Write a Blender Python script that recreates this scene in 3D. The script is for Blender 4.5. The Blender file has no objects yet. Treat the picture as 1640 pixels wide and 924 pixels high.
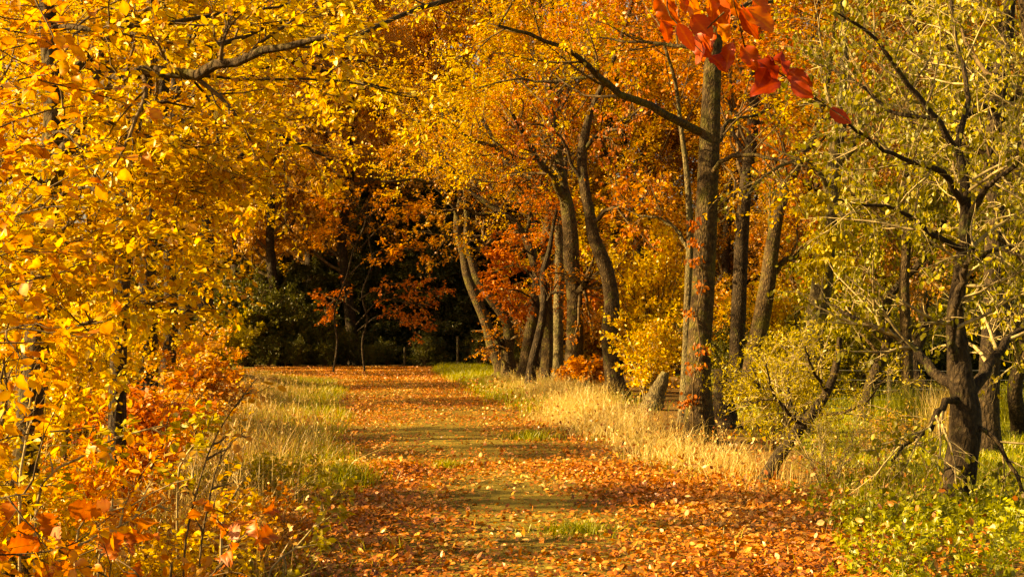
import bpy, math
import numpy as np

# ------------------------------------------------------------------ basics
F, CX, HY, EYE = 2253.0, 820.0, 520.0, 1.7      # focal length in photo pixels, centre column, horizon row, eye height (m)
C = bpy.context.scene.collection
rad = math.radians
MATS = {}

def P(px, py, Y):
    return np.array([(px - CX) / F * Y, Y, EYE + (HY - py) / F * Y])

def RNG(s):
    return np.random.default_rng(s)

def unit(v):
    return v / np.maximum(np.linalg.norm(v, axis=-1, keepdims=True), 1e-9)

def path_cx(y):      # centre line of the path, bending away at its far end
    y = np.asarray(y, float)
    return .2 - .13 * 1.5 * np.log1p(np.exp(np.clip((y - 12.5) / 1.5, -30, 60))) - .002 * np.clip(y - 38, 0, None) ** 2

def path_hw(y):
    y = np.asarray(y, float)
    return 1.5 + 0.10 * np.sin(y * 0.7) + 0.07 * np.sin(y * 1.9 + 1) + 0.03 * np.clip(y - 38, 0, 30)

def path_l(y):
    u = np.clip((np.asarray(y, float) - 42) / 4, 0, 1)
    return path_cx(y) - path_hw(y) - 7 * u * u * (3 - 2 * u)

def path_r(y):
    return path_cx(y) + path_hw(y)

def vnoise(x, y, s, seed=0):   # cheap smooth value noise, -1..1
    r = RNG(seed)
    out = 0
    for k in range(7):
        a = r.uniform(0, 6.28); f = s * r.uniform(.6, 1.7); p = r.uniform(0, 6.28)
        out = out + np.sin((x * math.cos(a) + y * math.sin(a)) * f + p)
    return out / 4.0

def gz(x, y):        # terrain height
    x = np.asarray(x, float); y = np.asarray(y, float)
    d = x - path_cx(y); w = np.clip((np.abs(d) - 2.0) / 2.5, 0, 1); w = w * w * (3 - 2 * w)
    far = np.clip((y - 40) / 10, 0, 1)
    base = w * (0.10 + 0.07 * vnoise(x, y, 0.7, 5)) * (1 - far)
    left = np.clip((-d - 2.2) / 5, 0, 1) * 0.35 * (1 - far)
    right = -np.clip((d - 4.0) / 6, 0, 1) * 0.12
    return base + left + right

# ------------------------------------------------------------------ mesh collector
class MB:
    def __init__(s):
        s.v, s.t, s.f, s.n = [], [], [], 0
    def add(s, v, faces, mat=0, tint=0.5, smooth=False):
        v = np.asarray(v, np.float32).reshape(-1, 3)
        t = np.broadcast_to(np.asarray(tint, np.float32), (len(v),))
        for f in (faces if isinstance(faces, list) else [faces]):
            s.f.append((np.asarray(f, np.int32) + s.n, mat, smooth))
        s.v.append(v); s.t.append(t); s.n += len(v)
    def build(s, name, mats, parent=None, loc=(0, 0, 0)):
        me = bpy.data.meshes.new(name)
        v = np.concatenate(s.v) - np.asarray(loc, np.float32)
        me.vertices.add(len(v)); me.vertices.foreach_set('co', v.ravel())
        li = np.concatenate([f.ravel() for f, _, _ in s.f])
        tot = np.concatenate([np.full(len(f), f.shape[1], np.int32) for f, _, _ in s.f])
        st = np.concatenate([[0], np.cumsum(tot)[:-1]]).astype(np.int32)
        me.loops.add(len(li)); me.loops.foreach_set('vertex_index', li)
        me.polygons.add(len(tot)); me.polygons.foreach_set('loop_start', st)
        me.polygons.foreach_set('material_index', np.concatenate([np.full(len(f), m, np.int32) for f, m, _ in s.f]))
        me.polygons.foreach_set('use_smooth', np.concatenate([np.full(len(f), k, bool) for f, _, k in s.f]))
        me.update(calc_edges=True)
        a = me.attributes.new('tint', 'FLOAT', 'POINT'); a.data.foreach_set('value', np.concatenate(s.t).astype(np.float32))
        for m in mats: me.materials.append(MATS[m])
        o = bpy.data.objects.new(name, me); C.objects.link(o)
        if parent is not None: o.parent = parent
        else: o.location = loc
        return o

def thing(name, label, cat, loc, group=None, rotz=0):
    o = bpy.data.objects.new(name, None); C.objects.link(o); o.empty_display_size = .2
    o.location = tuple(float(c) for c in loc); o.rotation_euler = (0, 0, rotz)
    o['label'] = label; o['category'] = cat
    if group: o['group'] = group
    return o

def tag(o, label, cat=None, group=None, kind=None):
    o['label'] = label
    if cat: o['category'] = cat
    if group: o['group'] = group
    if kind: o['kind'] = kind
    return o

def dup(root, loc, rotz, s, label, group=None):
    r = root.copy(); C.objects.link(r)
    r.location = tuple(float(c) for c in loc); r.rotation_euler = (0, 0, rotz)
    r.scale = (s, s, s) if np.isscalar(s) else s
    r['label'] = label
    if group: r['group'] = group
    for ch in list(root.children):
        c = ch.copy(); C.objects.link(c); c.parent = r
    return r

# ------------------------------------------------------------------ wood: tubes and growth
def resample(pts, n):
    pts = np.asarray(pts, float)
    # Catmull-Rom then even arc length
    q = np.vstack([2 * pts[0] - pts[1], pts, 2 * pts[-1] - pts[-2]])
    out = []
    for i in range(1, len(q) - 2):
        t = np.linspace(0, 1, 12, endpoint=False)[:, None]
        p0, p1, p2, p3 = q[i - 1], q[i], q[i + 1], q[i + 2]
        out.append(.5 * (2 * p1 + (p2 - p0) * t + (2 * p0 - 5 * p1 + 4 * p2 - p3) * t ** 2 + (3 * p1 - p0 - 3 * p2 + p3) * t ** 3))
    out = np.vstack(out + [q[-2:-1]])
    L = np.concatenate([[0], np.cumsum(np.linalg.norm(np.diff(out[:, :3], axis=0), axis=1))])
    s = np.linspace(0, L[-1], n)
    return np.stack([np.interp(s, L, out[:, k]) for k in range(out.shape[1])], 1)

def tubes(mb, pts, rads, sides, mat=0, tint=.5, bump=0.0, rng=None, smooth=True):
    m, n, _ = pts.shape
    t = unit(np.gradient(pts, axis=1))
    mean = np.abs(unit(t.mean(1)))
    ref = np.where((mean[:, 2] > .75)[:, None], np.array([1., .1, 0]), np.array([0, 0.1, 1.]))[:, None, :]
    u = unit(np.cross(t, ref)); w = np.cross(t, u)
    a = np.linspace(0, 2 * math.pi, sides, endpoint=False)
    r = np.broadcast_to(rads[:, :, None], (m, n, sides)).copy()
    if bump and rng is not None:
        lob = rng.normal(0, 1, (m, n, sides))
        k = np.array([.25, .5, .25])
        for _ in range(2): lob = np.apply_along_axis(lambda z: np.convolve(z, k, 'same'), 1, lob)
        r *= 1 + bump * lob
    ring = pts[:, :, None, :] + r[..., None] * (np.cos(a)[None, None, :, None] * u[:, :, None, :] + np.sin(a)[None, None, :, None] * w[:, :, None, :])
    v = ring.reshape(-1, 3)
    i = np.arange(m)[:, None, None] * n * sides + np.arange(n - 1)[None, :, None] * sides
    j = np.arange(sides)[None, None, :]; jn = (j + 1) % sides
    f = np.stack([i + j, i + jn, i + jn + sides, i + j + sides], -1).reshape(-1, 4)
    mb.add(v, f, mat, tint, smooth)

def kids(par, prad, k, t0, t1, L, ang, npts, wig, up, rng, rfac=.55, taper=.2, rmin=.002, rmax=9., flat=0.0, bias=None):
    """k child branches on each parent polyline."""
    m, n, _ = par.shape
    t = t0 + (t1 - t0) * (np.arange(k)[None] + rng.uniform(0, 1, (m, k))) / k
    x = t * (n - 1); i = np.clip(x.astype(int), 0, n - 2); fr = (x - i)[..., None]
    mi = np.arange(m)[:, None]
    base = par[mi, i] * (1 - fr) + par[mi, i + 1] * fr
    tan = unit(par[mi, i + 1] - par[mi, i])
    r0 = np.clip((prad[mi, i] * (1 - fr[..., 0]) + prad[mi, i + 1] * fr[..., 0]) * rfac, rmin, rmax)
    base = base.reshape(-1, 3); tan = tan.reshape(-1, 3); r0 = r0.reshape(-1); tt = t.reshape(-1)
    N = len(base)
    pr = rng.normal(0, 1, (N, 3)); pr[:, 2] *= (1 - flat)
    if bias is not None: pr += np.asarray(bias, float)
    pr -= tan * (pr * tan).sum(1, keepdims=True); pr = unit(pr)
    a = rng.normal(ang, .2, N)[:, None]
    d = unit(np.cos(a) * tan + np.sin(a) * pr)
    ln = (L[0] + (L[1] - L[0]) * rng.uniform(0, 1, N)) * (1.15 - .6 * (tt - t0) / max(t1 - t0, .01))
    st = (ln / (npts - 1))[:, None]
    out = np.empty((N, npts, 3)); out[:, 0] = base
    for q in range(1, npts):
        d = unit(d + rng.normal(0, wig, (N, 3)) + np.array([0, 0, up]))
        out[:, q] = out[:, q - 1] + d * st
    rr = r0[:, None] * np.linspace(1, taper, npts)[None]
    return out, rr

# ------------------------------------------------------------------ leaves
def tmpl_rows(ws, xs, fold=.22, curl=.35, wave=0.0):
    v = []; f = []
    for x, w in zip(xs, ws):
        for y in (-w, 0, w):
            v.append((x, y, fold * abs(y) - curl * (x - .45) ** 2 + wave * math.sin(x * 19 + y * 9)))
    n = len(xs)
    for i in range(n - 1):
        for j in (0, 1):
            a = i * 3 + j
            f.append((a, a + 3, a + 4, a + 1))
    return np.array(v), np.array(f)

def tmpl_big():
    v, f, t = [], [], []
    xs = np.linspace(0, 1, 25); us = np.linspace(-1, 1, 11)
    for x in xs:
        w = .006 + .29 * max(0, math.sin(math.pi * max(0, (x - .12) / .88) ** .85)) ** .8 * (1 + .05 * math.sin(x * 40))
        for u in us:
            y = w * u; vein = abs(((x - .62 * abs(y)) * 9) % 1 - .5) * 2
            v.append((x, y, .30 * abs(y) - .5 * (x - .5) ** 2 + .05 * abs(u) ** 2 * math.sin(x * 15 + 2 * np.sign(u)) + .010 * vein))
            t.append((.22 if u == 0 else .12 * (vein > .8) - .05) - .10 * (abs(u) > .85))
    for i in range(24):
        for j in range(10):
            a = i * 11 + j; f.append((a, a + 11, a + 12, a + 1))
    return np.array(v), np.array(f), np.array(t)
BIGV, BIGF, BIGT = tmpl_big()
_x = np.linspace(0, 1, 8)
T = {}
T['near'] = tmpl_rows([.008, .06, .21, .30, .31, .25, .12, .006], [0, .13, .25, .4, .55, .72, .88, 1], .34, .45, .035)
T['oak'] = tmpl_rows([.01, .05, .17, .10, .26, .16, .34, .20, .36, .22, .28, .14, .05], np.linspace(0, 1, 13), .4, .5, .05)
T['big'] = (BIGV, BIGF)
T['mid'] = (np.array([(0, 0, 0), (.3, .3, .07), (.72, .25, .03), (1, 0, -.08), (.72, -.25, .03), (.3, -.3, .07), (.5, 0, .0)]),
            [np.array([(0, 6, 1), (1, 6, 2), (2, 6, 3), (3, 6, 4), (4, 6, 5), (5, 6, 0)])])
T['slim'] = (np.array([(0, 0, 0), (.45, .17, .04), (1, 0, -.1), (.45, -.17, .04)]), np.array([(0, 3, 2, 1)]))
T['far'] = (np.array([(0, 0, 0), (.48, .34, .08), (1, 0, -.05), (.48, -.34, .08)]), np.array([(0, 3, 2, 1)]))

def leaves(mb, pos, d, nrm, size, tint, kind, mat=1, rng=None):
    tv, tf = T[kind]
    N, V = len(pos), len(tv)
    d = unit(d); s = unit(np.cross(nrm, d)); z = np.cross(d, s)
    wf = rng.uniform(.8, 1.2, N)[:, None, None]; cf = rng.uniform(-.4, 2.0, N)[:, None, None]
    sz = np.asarray(size)[:, None, None]
    v = pos[:, None, :] + sz * (tv[None, :, 0:1] * d[:, None, :] + wf * tv[None, :, 1:2] * s[:, None, :] + cf * tv[None, :, 2:3] * z[:, None, :])
    fl = tf if isinstance(tf, list) else [tf]
    off = (np.arange(N) * V)[:, None, None]
    tt = np.repeat(tint, V)
    if kind in ('near', 'oak'):      # paler midrib, blotched margins
        tt = np.clip(tt + np.tile(np.where(np.abs(tv[:, 1]) < 1e-6, .16, -.06), N) + rng.normal(0, .09, N * V), 0, 1)
    if kind == 'big': tt = np.clip(np.repeat(tint, V) + np.tile(BIGT, N) + rng.normal(0, .03, N * V), 0, 1)
    mb.add(v.reshape(-1, 3), [(f[None] + off).reshape(-1, f.shape[1]) for f in fl], mat, tt, kind in ('near', 'oak', 'big'))

def leaves_on(mb, tw, per, size, kind, mode, rng, mat=1, t0=.15, clump=.5, spread=.02, tint0=0., tint1=1., smax=None):
    m, n, _ = tw.shape
    t = t0 + (1 - t0) * rng.uniform(0, 1, (m, per)); x = t * (n - 1); i = np.clip(x.astype(int), 0, n - 2); fr = (x - i)[..., None]
    mi = np.arange(m)[:, None]
    pos = (tw[mi, i] * (1 - fr) + tw[mi, i + 1] * fr).reshape(-1, 3)
    tan = unit(tw[mi, i + 1] - tw[mi, i]).reshape(-1, 3)
    N = len(pos)
    pos = pos + rng.normal(0, spread, (N, 3))
    if mode == 'spray':      # flat sprays, leaves lying outwards
        d = tan * .7 + rng.normal(0, .75, (N, 3)) * np.array([1, 1, .45]) + np.array([0, 0, -.25])
        nr = np.array([0, 0, 1.]) + rng.normal(0, .5, (N, 3))
    elif mode == 'hang':     # leaves drooping from their stalks
        d = np.array([0, 0, -1.]) + rng.normal(0, .45, (N, 3)) + tan * .25
        nr = rng.normal(0, 1, (N, 3)) * np.array([1, 1, .4])
    else:
        d = tan * .5 + rng.normal(0, 1, (N, 3)); nr = rng.normal(0, 1, (N, 3)) + np.array([0, 0, .6])
    sz = rng.uniform(size[0], size[1], N)
    c = np.repeat(rng.uniform(0, 1, m), per)
    # neighbouring twigs share a tone as well
    cl = .5 + .5 * vnoise(pos[:, 0] * 1.0 + pos[:, 1] * .6, pos[:, 2] * 1.3 - pos[:, 1] * .4, 2.2, 11)
    tint = clump * (.45 * c + .55 * np.clip(cl, 0, 1)) + (1 - clump) * rng.uniform(0, 1, N)
    tint = tint0 + (tint1 - tint0) * np.clip(tint, 0, 1)
    leaves(mb, pos, d, nr, sz, tint, kind, mat, rng)

# ------------------------------------------------------------------ materials
def nodes(name):
    m = bpy.data.materials.new(name); m.use_nodes = True; nt = m.node_tree; nt.nodes.clear(); MATS[name] = m
    return m, nt, nt.nodes.new('ShaderNodeOutputMaterial')

def N_(nt, t, **kw):
    n = nt.nodes.new(t)
    for k, v in kw.items():
        if k.startswith('i_'): n.inputs[k[2:].replace('_', ' ')].default_value = v
        else: setattr(n, k, v)
    return n

def ramp(nt, cols, pos=None):
    r = nt.nodes.new('ShaderNodeValToRGB'); e = r.color_ramp.elements
    pos = pos or [i / (len(cols) - 1) for i in range(len(cols))]
    e[0].position, e[0].color = pos[0], (*cols[0], 1); e[1].position, e[1].color = pos[-1], (*cols[-1], 1)
    for p, c in zip(pos[1:-1], cols[1:-1]):
        q = e.new(p); q.color = (*c, 1)
    return r

def leaf_mat(name, cols, trans=.42, gloss=.5, rough=.42, spots=True):
    m, nt, out = nodes(name); L = nt.links.new
    at = N_(nt, 'ShaderNodeAttribute', attribute_name='tint')
    rp = ramp(nt, cols); L(at.outputs['Fac'], rp.inputs[0])
    col = rp.outputs[0]
    if spots:      # brown blotches on the blades
        tc = N_(nt, 'ShaderNodeTexCoord'); nz = N_(nt, 'ShaderNodeTexNoise', i_Scale=45.0, i_Detail=3.0)
        L(tc.outputs['Object'], nz.inputs['Vector'])
        mr = ramp(nt, [(0, 0, 0), (1, 1, 1)], [.56, .74]); L(nz.outputs['Fac'], mr.inputs[0])
        mx = N_(nt, 'ShaderNodeMix', data_type='RGBA', blend_type='MULTIPLY'); L(mr.outputs[0], mx.inputs[0])
        L(col, mx.inputs[6]); mx.inputs[7].default_value = (.72, .45, .35, 1); col = mx.outputs[2]
    pb = N_(nt, 'ShaderNodeBsdfPrincipled', i_Roughness=rough); pb.inputs['Specular IOR Level'].default_value = gloss
    L(col, pb.inputs['Base Color'])
    tr = N_(nt, 'ShaderNodeBsdfTranslucent')
    hs = N_(nt, 'ShaderNodeHueSaturation', i_Saturation=1.1, i_Value=1.15); L(col, hs.inputs['Color']); L(hs.outputs[0], tr.inputs['Color'])
    mx = N_(nt, 'ShaderNodeMixShader'); mx.inputs[0].default_value = trans
    L(pb.outputs[0], mx.inputs[1]); L(tr.outputs[0], mx.inputs[2]); L(mx.outputs[0], out.inputs[0])
    return m

def bark_mat(name, cols, moss=(.10, .11, .02), moss_amt=.35, scale=1.0, bump=1.0, fissure=.6):
    m, nt, out = nodes(name); L = nt.links.new
    tc = N_(nt, 'ShaderNodeTexCoord')
    mp = N_(nt, 'ShaderNodeMapping'); mp.inputs['Scale'].default_value = (1, 1, .5); L(tc.outputs['Object'], mp.inputs[0])
    n1 = N_(nt, 'ShaderNodeTexNoise', i_Scale=34.0 * scale, i_Detail=6.0, i_Roughness=.65); L(mp.outputs[0], n1.inputs['Vector'])
    vo = N_(nt, 'ShaderNodeTexVoronoi', i_Scale=22.0 * scale, feature='DISTANCE_TO_EDGE'); L(mp.outputs[0], vo.inputs['Vector'])
    n2 = N_(nt, 'ShaderNodeTexNoise', i_Scale=3.5, i_Detail=5.0, i_Roughness=.7); L(tc.outputs['Object'], n2.inputs['Vector'])
    rp = ramp(nt, cols, [.25 + .5 * i / (len(cols) - 1) for i in range(len(cols))]); L(n1.outputs['Fac'], rp.inputs[0])
    fi = ramp(nt, [(.22, .2, .18), (1, 1, 1)], [.0, .16]); L(vo.outputs['Distance'], fi.inputs[0])
    n3 = N_(nt, 'ShaderNodeTexNoise', i_Scale=9.0, i_Detail=4.0, i_Roughness=.7); L(tc.outputs['Object'], n3.inputs['Vector'])
    bl = ramp(nt, [(.5, .46, .42), (1.05, 1.05, 1.0), (1.5, 1.5, 1.3), (2.4, 2.4, 2.1)], [.36, .52, .62, .70]); L(n3.outputs['Fac'], bl.inputs[0])
    f1 = N_(nt, 'ShaderNodeMix', data_type='RGBA', blend_type='MULTIPLY'); f1.inputs[0].default_value = 1; L(rp.outputs[0], f1.inputs[6]); L(bl.outputs[0], f1.inputs[7])
    f2 = N_(nt, 'ShaderNodeMix', data_type='RGBA', blend_type='MULTIPLY'); f2.inputs[0].default_value = fissure
    ms = ramp(nt, [(0, 0, 0), (1, 1, 1)], [.62 - moss_amt * .35, .72 - moss_amt * .2]); L(n2.outputs['Fac'], ms.inputs[0])
    mx = N_(nt, 'ShaderNodeMix', data_type='RGBA'); L(ms.outputs[0], mx.inputs[0]); L(f1.outputs[2], mx.inputs[6]); mx.inputs[7].default_value = (*moss, 1)
    L(mx.outputs[2], f2.inputs[6]); L(fi.outputs[0], f2.inputs[7])
    ad = N_(nt, 'ShaderNodeMath', operation='MULTIPLY_ADD'); L(vo.outputs['Distance'], ad.inputs[0]); ad.inputs[1].default_value = 1.2; L(n1.outputs['Fac'], ad.inputs[2])
    bp = N_(nt, 'ShaderNodeBump', i_Strength=bump, i_Distance=.03); L(ad.outputs[0], bp.inputs['Height'])
    pb = N_(nt, 'ShaderNodeBsdfPrincipled', i_Roughness=.85); pb.inputs['Specular IOR Level'].default_value = .2
    L(f2.outputs[2], pb.inputs['Base Color']); L(bp.outputs[0], pb.inputs['Normal']); L(pb.outputs[0], out.inputs[0])
    return m

def ground_mat(name, cols, scale, fine=60.0, bump=.5):
    m, nt, out = nodes(name); L = nt.links.new
    tc = N_(nt, 'ShaderNodeTexCoord')
    n1 = N_(nt, 'ShaderNodeTexNoise', i_Scale=scale, i_Detail=8.0, i_Roughness=.7); L(tc.outputs['Object'], n1.inputs['Vector'])
    n2 = N_(nt, 'ShaderNodeTexNoise', i_Scale=fine, i_Detail=4.0, i_Roughness=.7); L(tc.outputs['Object'], n2.inputs['Vector'])
    a = N_(nt, 'ShaderNodeMix', data_type='FLOAT'); a.inputs[0].default_value = .35; L(n1.outputs['Fac'], a.inputs[2]); L(n2.outputs['Fac'], a.inputs[3])
    rp = ramp(nt, cols, [.3 + .4 * i / (len(cols) - 1) for i in range(len(cols))]); L(a.outputs[0], rp.inputs[0])
    bp = N_(nt, 'ShaderNodeBump', i_Strength=bump, i_Distance=.03); L(n2.outputs['Fac'], bp.inputs['Height'])
    pb = N_(nt, 'ShaderNodeBsdfPrincipled', i_Roughness=.9); pb.inputs['Specular IOR Level'].default_value = .15
    L(rp.outputs[0], pb.inputs['Base Color']); L(bp.outputs[0], pb.inputs['Normal']); L(pb.outputs[0], out.inputs[0])

leaf_mat('yellow_leaf', [(.24, .085, .014), (.44, .20, .016), (.58, .33, .02), (.66, .44, .026), (.48, .39, .03), (.70, .52, .07), (.80, .68, .24)])
leaf_mat('gold_leaf', [(.38, .15, .01), (.56, .30, .012), (.68, .42, .016), (.73, .52, .03), (.52, .44, .04), (.76, .60, .14)])
leaf_mat('amber_leaf', [(.30, .07, .01), (.48, .16, .012), (.62, .26, .014), (.69, .35, .016), (.72, .45, .03)], trans=.5)
leaf_mat('orange_leaf', [(.30, .075, .012), (.46, .15, .016), (.56, .22, .02), (.62, .30, .025), (.66, .40, .07)])
leaf_mat('russet_leaf', [(.22, .075, .018), (.36, .14, .022), (.48, .22, .028), (.56, .31, .04), (.46, .36, .05), (.64, .46, .14)])
leaf_mat('shaded_russet_leaf', [(.12, .05, .014), (.22, .09, .018), (.32, .14, .022), (.40, .21, .03), (.34, .25, .035)])  # russet tones darkened to stand in for shade from the nearer canopy
leaf_mat('rust_leaf', [(.22, .045, .012), (.36, .09, .014), (.47, .14, .02), (.56, .21, .035), (.64, .36, .14)], gloss=.3)
leaf_mat('red_leaf', [(.20, .018, .006), (.34, .035, .006), (.48, .09, .008), (.60, .22, .012)], trans=.5, gloss=.4)
leaf_mat('brown_leaf', [(.36, .15, .03), (.50, .24, .04), (.60, .33, .06), (.66, .42, .10), (.74, .56, .24)], trans=.48)
leaf_mat('olive_leaf', [(.08, .07, .006), (.13, .125, .008), (.20, .19, .011), (.33, .28, .018), (.56, .43, .06)], trans=.36, gloss=.35)
leaf_mat('lime_leaf', [(.22, .16, .014), (.33, .27, .018), (.46, .38, .026), (.60, .50, .09)], trans=.4)
leaf_mat('evergreen_shade_leaf', [(.035, .045, .007), (.07, .08, .010), (.11, .11, .013), (.19, .16, .018)], trans=.2, gloss=.3)  # dark hedge green; also paints shade into the bushes below the conifers
leaf_mat('green_leaf', [(.11, .13, .010), (.20, .22, .014), (.31, .32, .02), (.46, .42, .05)], trans=.35)
leaf_mat('litter_leaf', [(.11, .04, .014), (.25, .075, .016), (.42, .13, .02), (.52, .19, .028), (.60, .32, .07), (.72, .52, .24)], trans=.15, gloss=.5, rough=.4)
leaf_mat('needle', [(.03, .042, .008), (.06, .075, .013), (.10, .10, .017), (.17, .14, .022)], trans=.2, spots=False)
leaf_mat('dry_grass', [(.32, .20, .05), (.48, .34, .10), (.60, .46, .16), (.72, .60, .27)], trans=.35, spots=False)
leaf_mat('green_grass', [(.11, .13, .010), (.20, .22, .014), (.31, .31, .02), (.44, .40, .05)], trans=.35, spots=False)
bark_mat('bark', [(.028, .016, .007), (.07, .045, .02), (.13, .09, .042)], moss_amt=.15)
bark_mat('mossy_bark', [(.024, .014, .006), (.066, .042, .018), (.13, .088, .04)], moss=(.10, .088, .016), moss_amt=.36)
bark_mat('dark_bark', [(.016, .010, .005), (.04, .026, .013), (.075, .053, .028)], moss_amt=.1)
bark_mat('lichen_bark', [(.04, .028, .013), (.11, .085, .042), (.21, .17, .09)], moss=(.16, .15, .06), moss_amt=.35)
bark_mat('twig', [(.05, .03, .014), (.10, .066, .03), (.16, .11, .055)], moss_amt=.0, bump=.1, fissure=0)
bark_mat('pale_twig', [(.16, .12, .06), (.28, .22, .11), (.40, .32, .17)], moss_amt=.1, bump=.1, fissure=0)
bark_mat('post_wood', [(.04, .028, .015), (.08, .06, .034), (.13, .10, .06)], moss_amt=.3)
ground_mat('soil', [(.05, .036, .012), (.11, .075, .022), (.20, .10, .026), (.16, .15, .03)], .9)
ground_mat('path_earth', [(.07, .05, .012), (.14, .105, .018), (.20, .15, .026), (.16, .155, .022)], 1.3)
m, nt, out = nodes('wire'); pb = N_(nt, 'ShaderNodeBsdfPrincipled', i_Metallic=.8, i_Roughness=.5); pb.inputs['Base Color'].default_value = (.4, .4, .4, 1); nt.links.new(pb.outputs[0], out.inputs[0])

# ------------------------------------------------------------------ ground, path, meadow
def sheet(name, X, Yg, Z, mat):
    n, m_ = X.shape
    mb = MB(); i = np.arange(n - 1)[:, None] * m_ + np.arange(m_ - 1)[None]
    mb.add(np.stack([X, Yg, Z], -1), np.stack([i, i + 1, i + m_ + 1, i + m_], -1).reshape(-1, 4), 0, .5, True)
    o = mb.build(name, [mat]); o['kind'] = 'structure'
    return o
xs = np.concatenate([np.linspace(-400, -45, 12), np.arange(-40, 40.1, .4), np.linspace(45, 400, 12)])
ys = np.concatenate([np.linspace(-60, -8, 5), np.arange(-6, 90.1, .4), np.linspace(100, 500, 12)])
Yg, Xg = np.meshgrid(ys, xs, indexing='ij')
tag(sheet('ground', Xg, Yg, gz(Xg, Yg), 'soil'), 'brown woodland soil beneath trees and verges', 'ground')
ys = np.arange(-4, 56.6, .3); u = np.linspace(0, 1, 11)
Yp = np.repeat(ys[:, None], 11, 1); Xp = path_l(Yp) + (path_r(Yp) - path_l(Yp)) * u[None]
tag(sheet('path', Xp, Yp, gz(Xp, Yp) + .012 + .02 * np.sin(u * math.pi)[None] ** 2, 'path_earth'), 'earthen woodland path strewn with fallen leaves', 'path')
ground_mat('meadow_turf', [(.09, .10, .010), (.16, .18, .014), (.24, .24, .02), (.20, .15, .03)], 1.1)
ys = np.arange(8, 60, .4); u = np.linspace(0, 1, 60)
Ym = np.repeat(ys[:, None], 60, 1); Xm = 3.6 + .06 * (Ym - 8) + .4 * np.sin(Ym * .6) + u[None] * 34
tag(sheet('meadow', Xm, Ym, gz(Xm, Ym) + .006, 'meadow_turf'), 'mown green meadow beyond the trees', 'meadow')

def scatter(n, x0, x1, y0, y1, rng, dens):
    x = rng.uniform(0, 1, n) * (x1 - x0) + x0; y = y0 + (y1 - y0) * rng.uniform(0, 1, n)
    k = rng.uniform(0, 1, n) < dens(x, y)
    return x[k], y[k]

# fallen leaves
rng = RNG(3)
def dens(x, y):
    l, r = path_l(y), path_r(y); hw = np.maximum(path_hw(y), .5)
    e = np.abs(x - path_cx(y)) / hw
    n = vnoise(x, y, 1.3, 21)
    d = np.clip(.30 + .75 * np.clip(e - .2, 0, 1) + .34 * n, .06, 1)
    d = np.where(y > 43, 1.0, d); d = np.where((y > 25) & (y <= 43), np.clip(.75 + .35 * n, .3, 1), d)
    d = np.where(y < 12.6, np.clip(.52 + .3 * n + .3 * (e - .5), .2, 1), d)
    right = x - r
    d = np.where(right > 0, d * np.clip(1 - right / np.where(y < 16, 2.0, .9), .03, 1), d)
    left = l - x
    d = np.where(left > 0, d * np.clip(.75 - left / 2.2, .10, 1), d)
    return d
x, y = scatter(260000, -10, 7, 7.5, 56, rng, dens)
x2, y2 = scatter(130000, -6, 4, 7.5, 17, rng, dens)
x = np.concatenate([x, x2]); y = np.concatenate([y, y2]); n = len(x)
mb = MB()
pos = np.stack([x, y, gz(x, y) + .03 + rng.uniform(0, .03, n)], 1)
dd = rng.normal(0, 1, (n, 3)) * np.array([1, 1, .35]); nr = np.array([0, 0, 1.]) + rng.normal(0, .42, (n, 3))
leaves(mb, pos, dd, nr, rng.uniform(.028, .066, n) * rng.choice([.55, .9, 1.15], n), np.clip(.5 * rng.uniform(0, 1, n) + .5 * (.5 + .45 * vnoise(x, y, 2.1, 9)) + rng.normal(0, .08, n), 0, 1), 'mid', 0, rng)
x3, y3 = scatter(330000, -9, 5, 7.5, 50, rng, lambda x, y: np.clip(dens(x, y) * 1.2, .15, 1) * np.clip(18 / y, .2, 1)); n3 = len(x3)      # crushed brown fragments under the whole leaves
leaves(mb, np.stack([x3, y3, gz(x3, y3) + .024 + rng.uniform(0, .012, n3)], 1), rng.normal(0, 1, (n3, 3)) * np.array([1, 1, .15]), np.array([0, 0, 1.]) + rng.normal(0, .3, (n3, 3)), rng.uniform(.012, .034, n3), rng.uniform(0, .45, n3), 'far', 0, rng)
tag(mb.build('fallen_leaves', ['litter_leaf']), 'rust and orange fallen leaves strewn over the path', 'leaf litter', kind='stuff')

rng = RNG(77)
x, y = scatter(26000, -2, 6, 8.5, 40, rng, lambda x, y: np.clip((x - path_r(y)) / .4, 0, 1) * np.clip((path_r(y) + 3.0 - x) / 1.5, 0, 1) * .35)
n = len(x); mb = MB()
leaves(mb, np.stack([x, y, gz(x, y) + rng.uniform(.02, .30, n)], 1), rng.normal(0, 1, (n, 3)), rng.normal(0, 1, (n, 3)), rng.uniform(.03, .07, n), rng.uniform(.1, 1, n), 'mid', 0, rng)
tag(mb.build('caught_leaves', ['litter_leaf']), 'dead leaves caught in the straw grass and weeds', 'leaf litter', kind='stuff')

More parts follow.
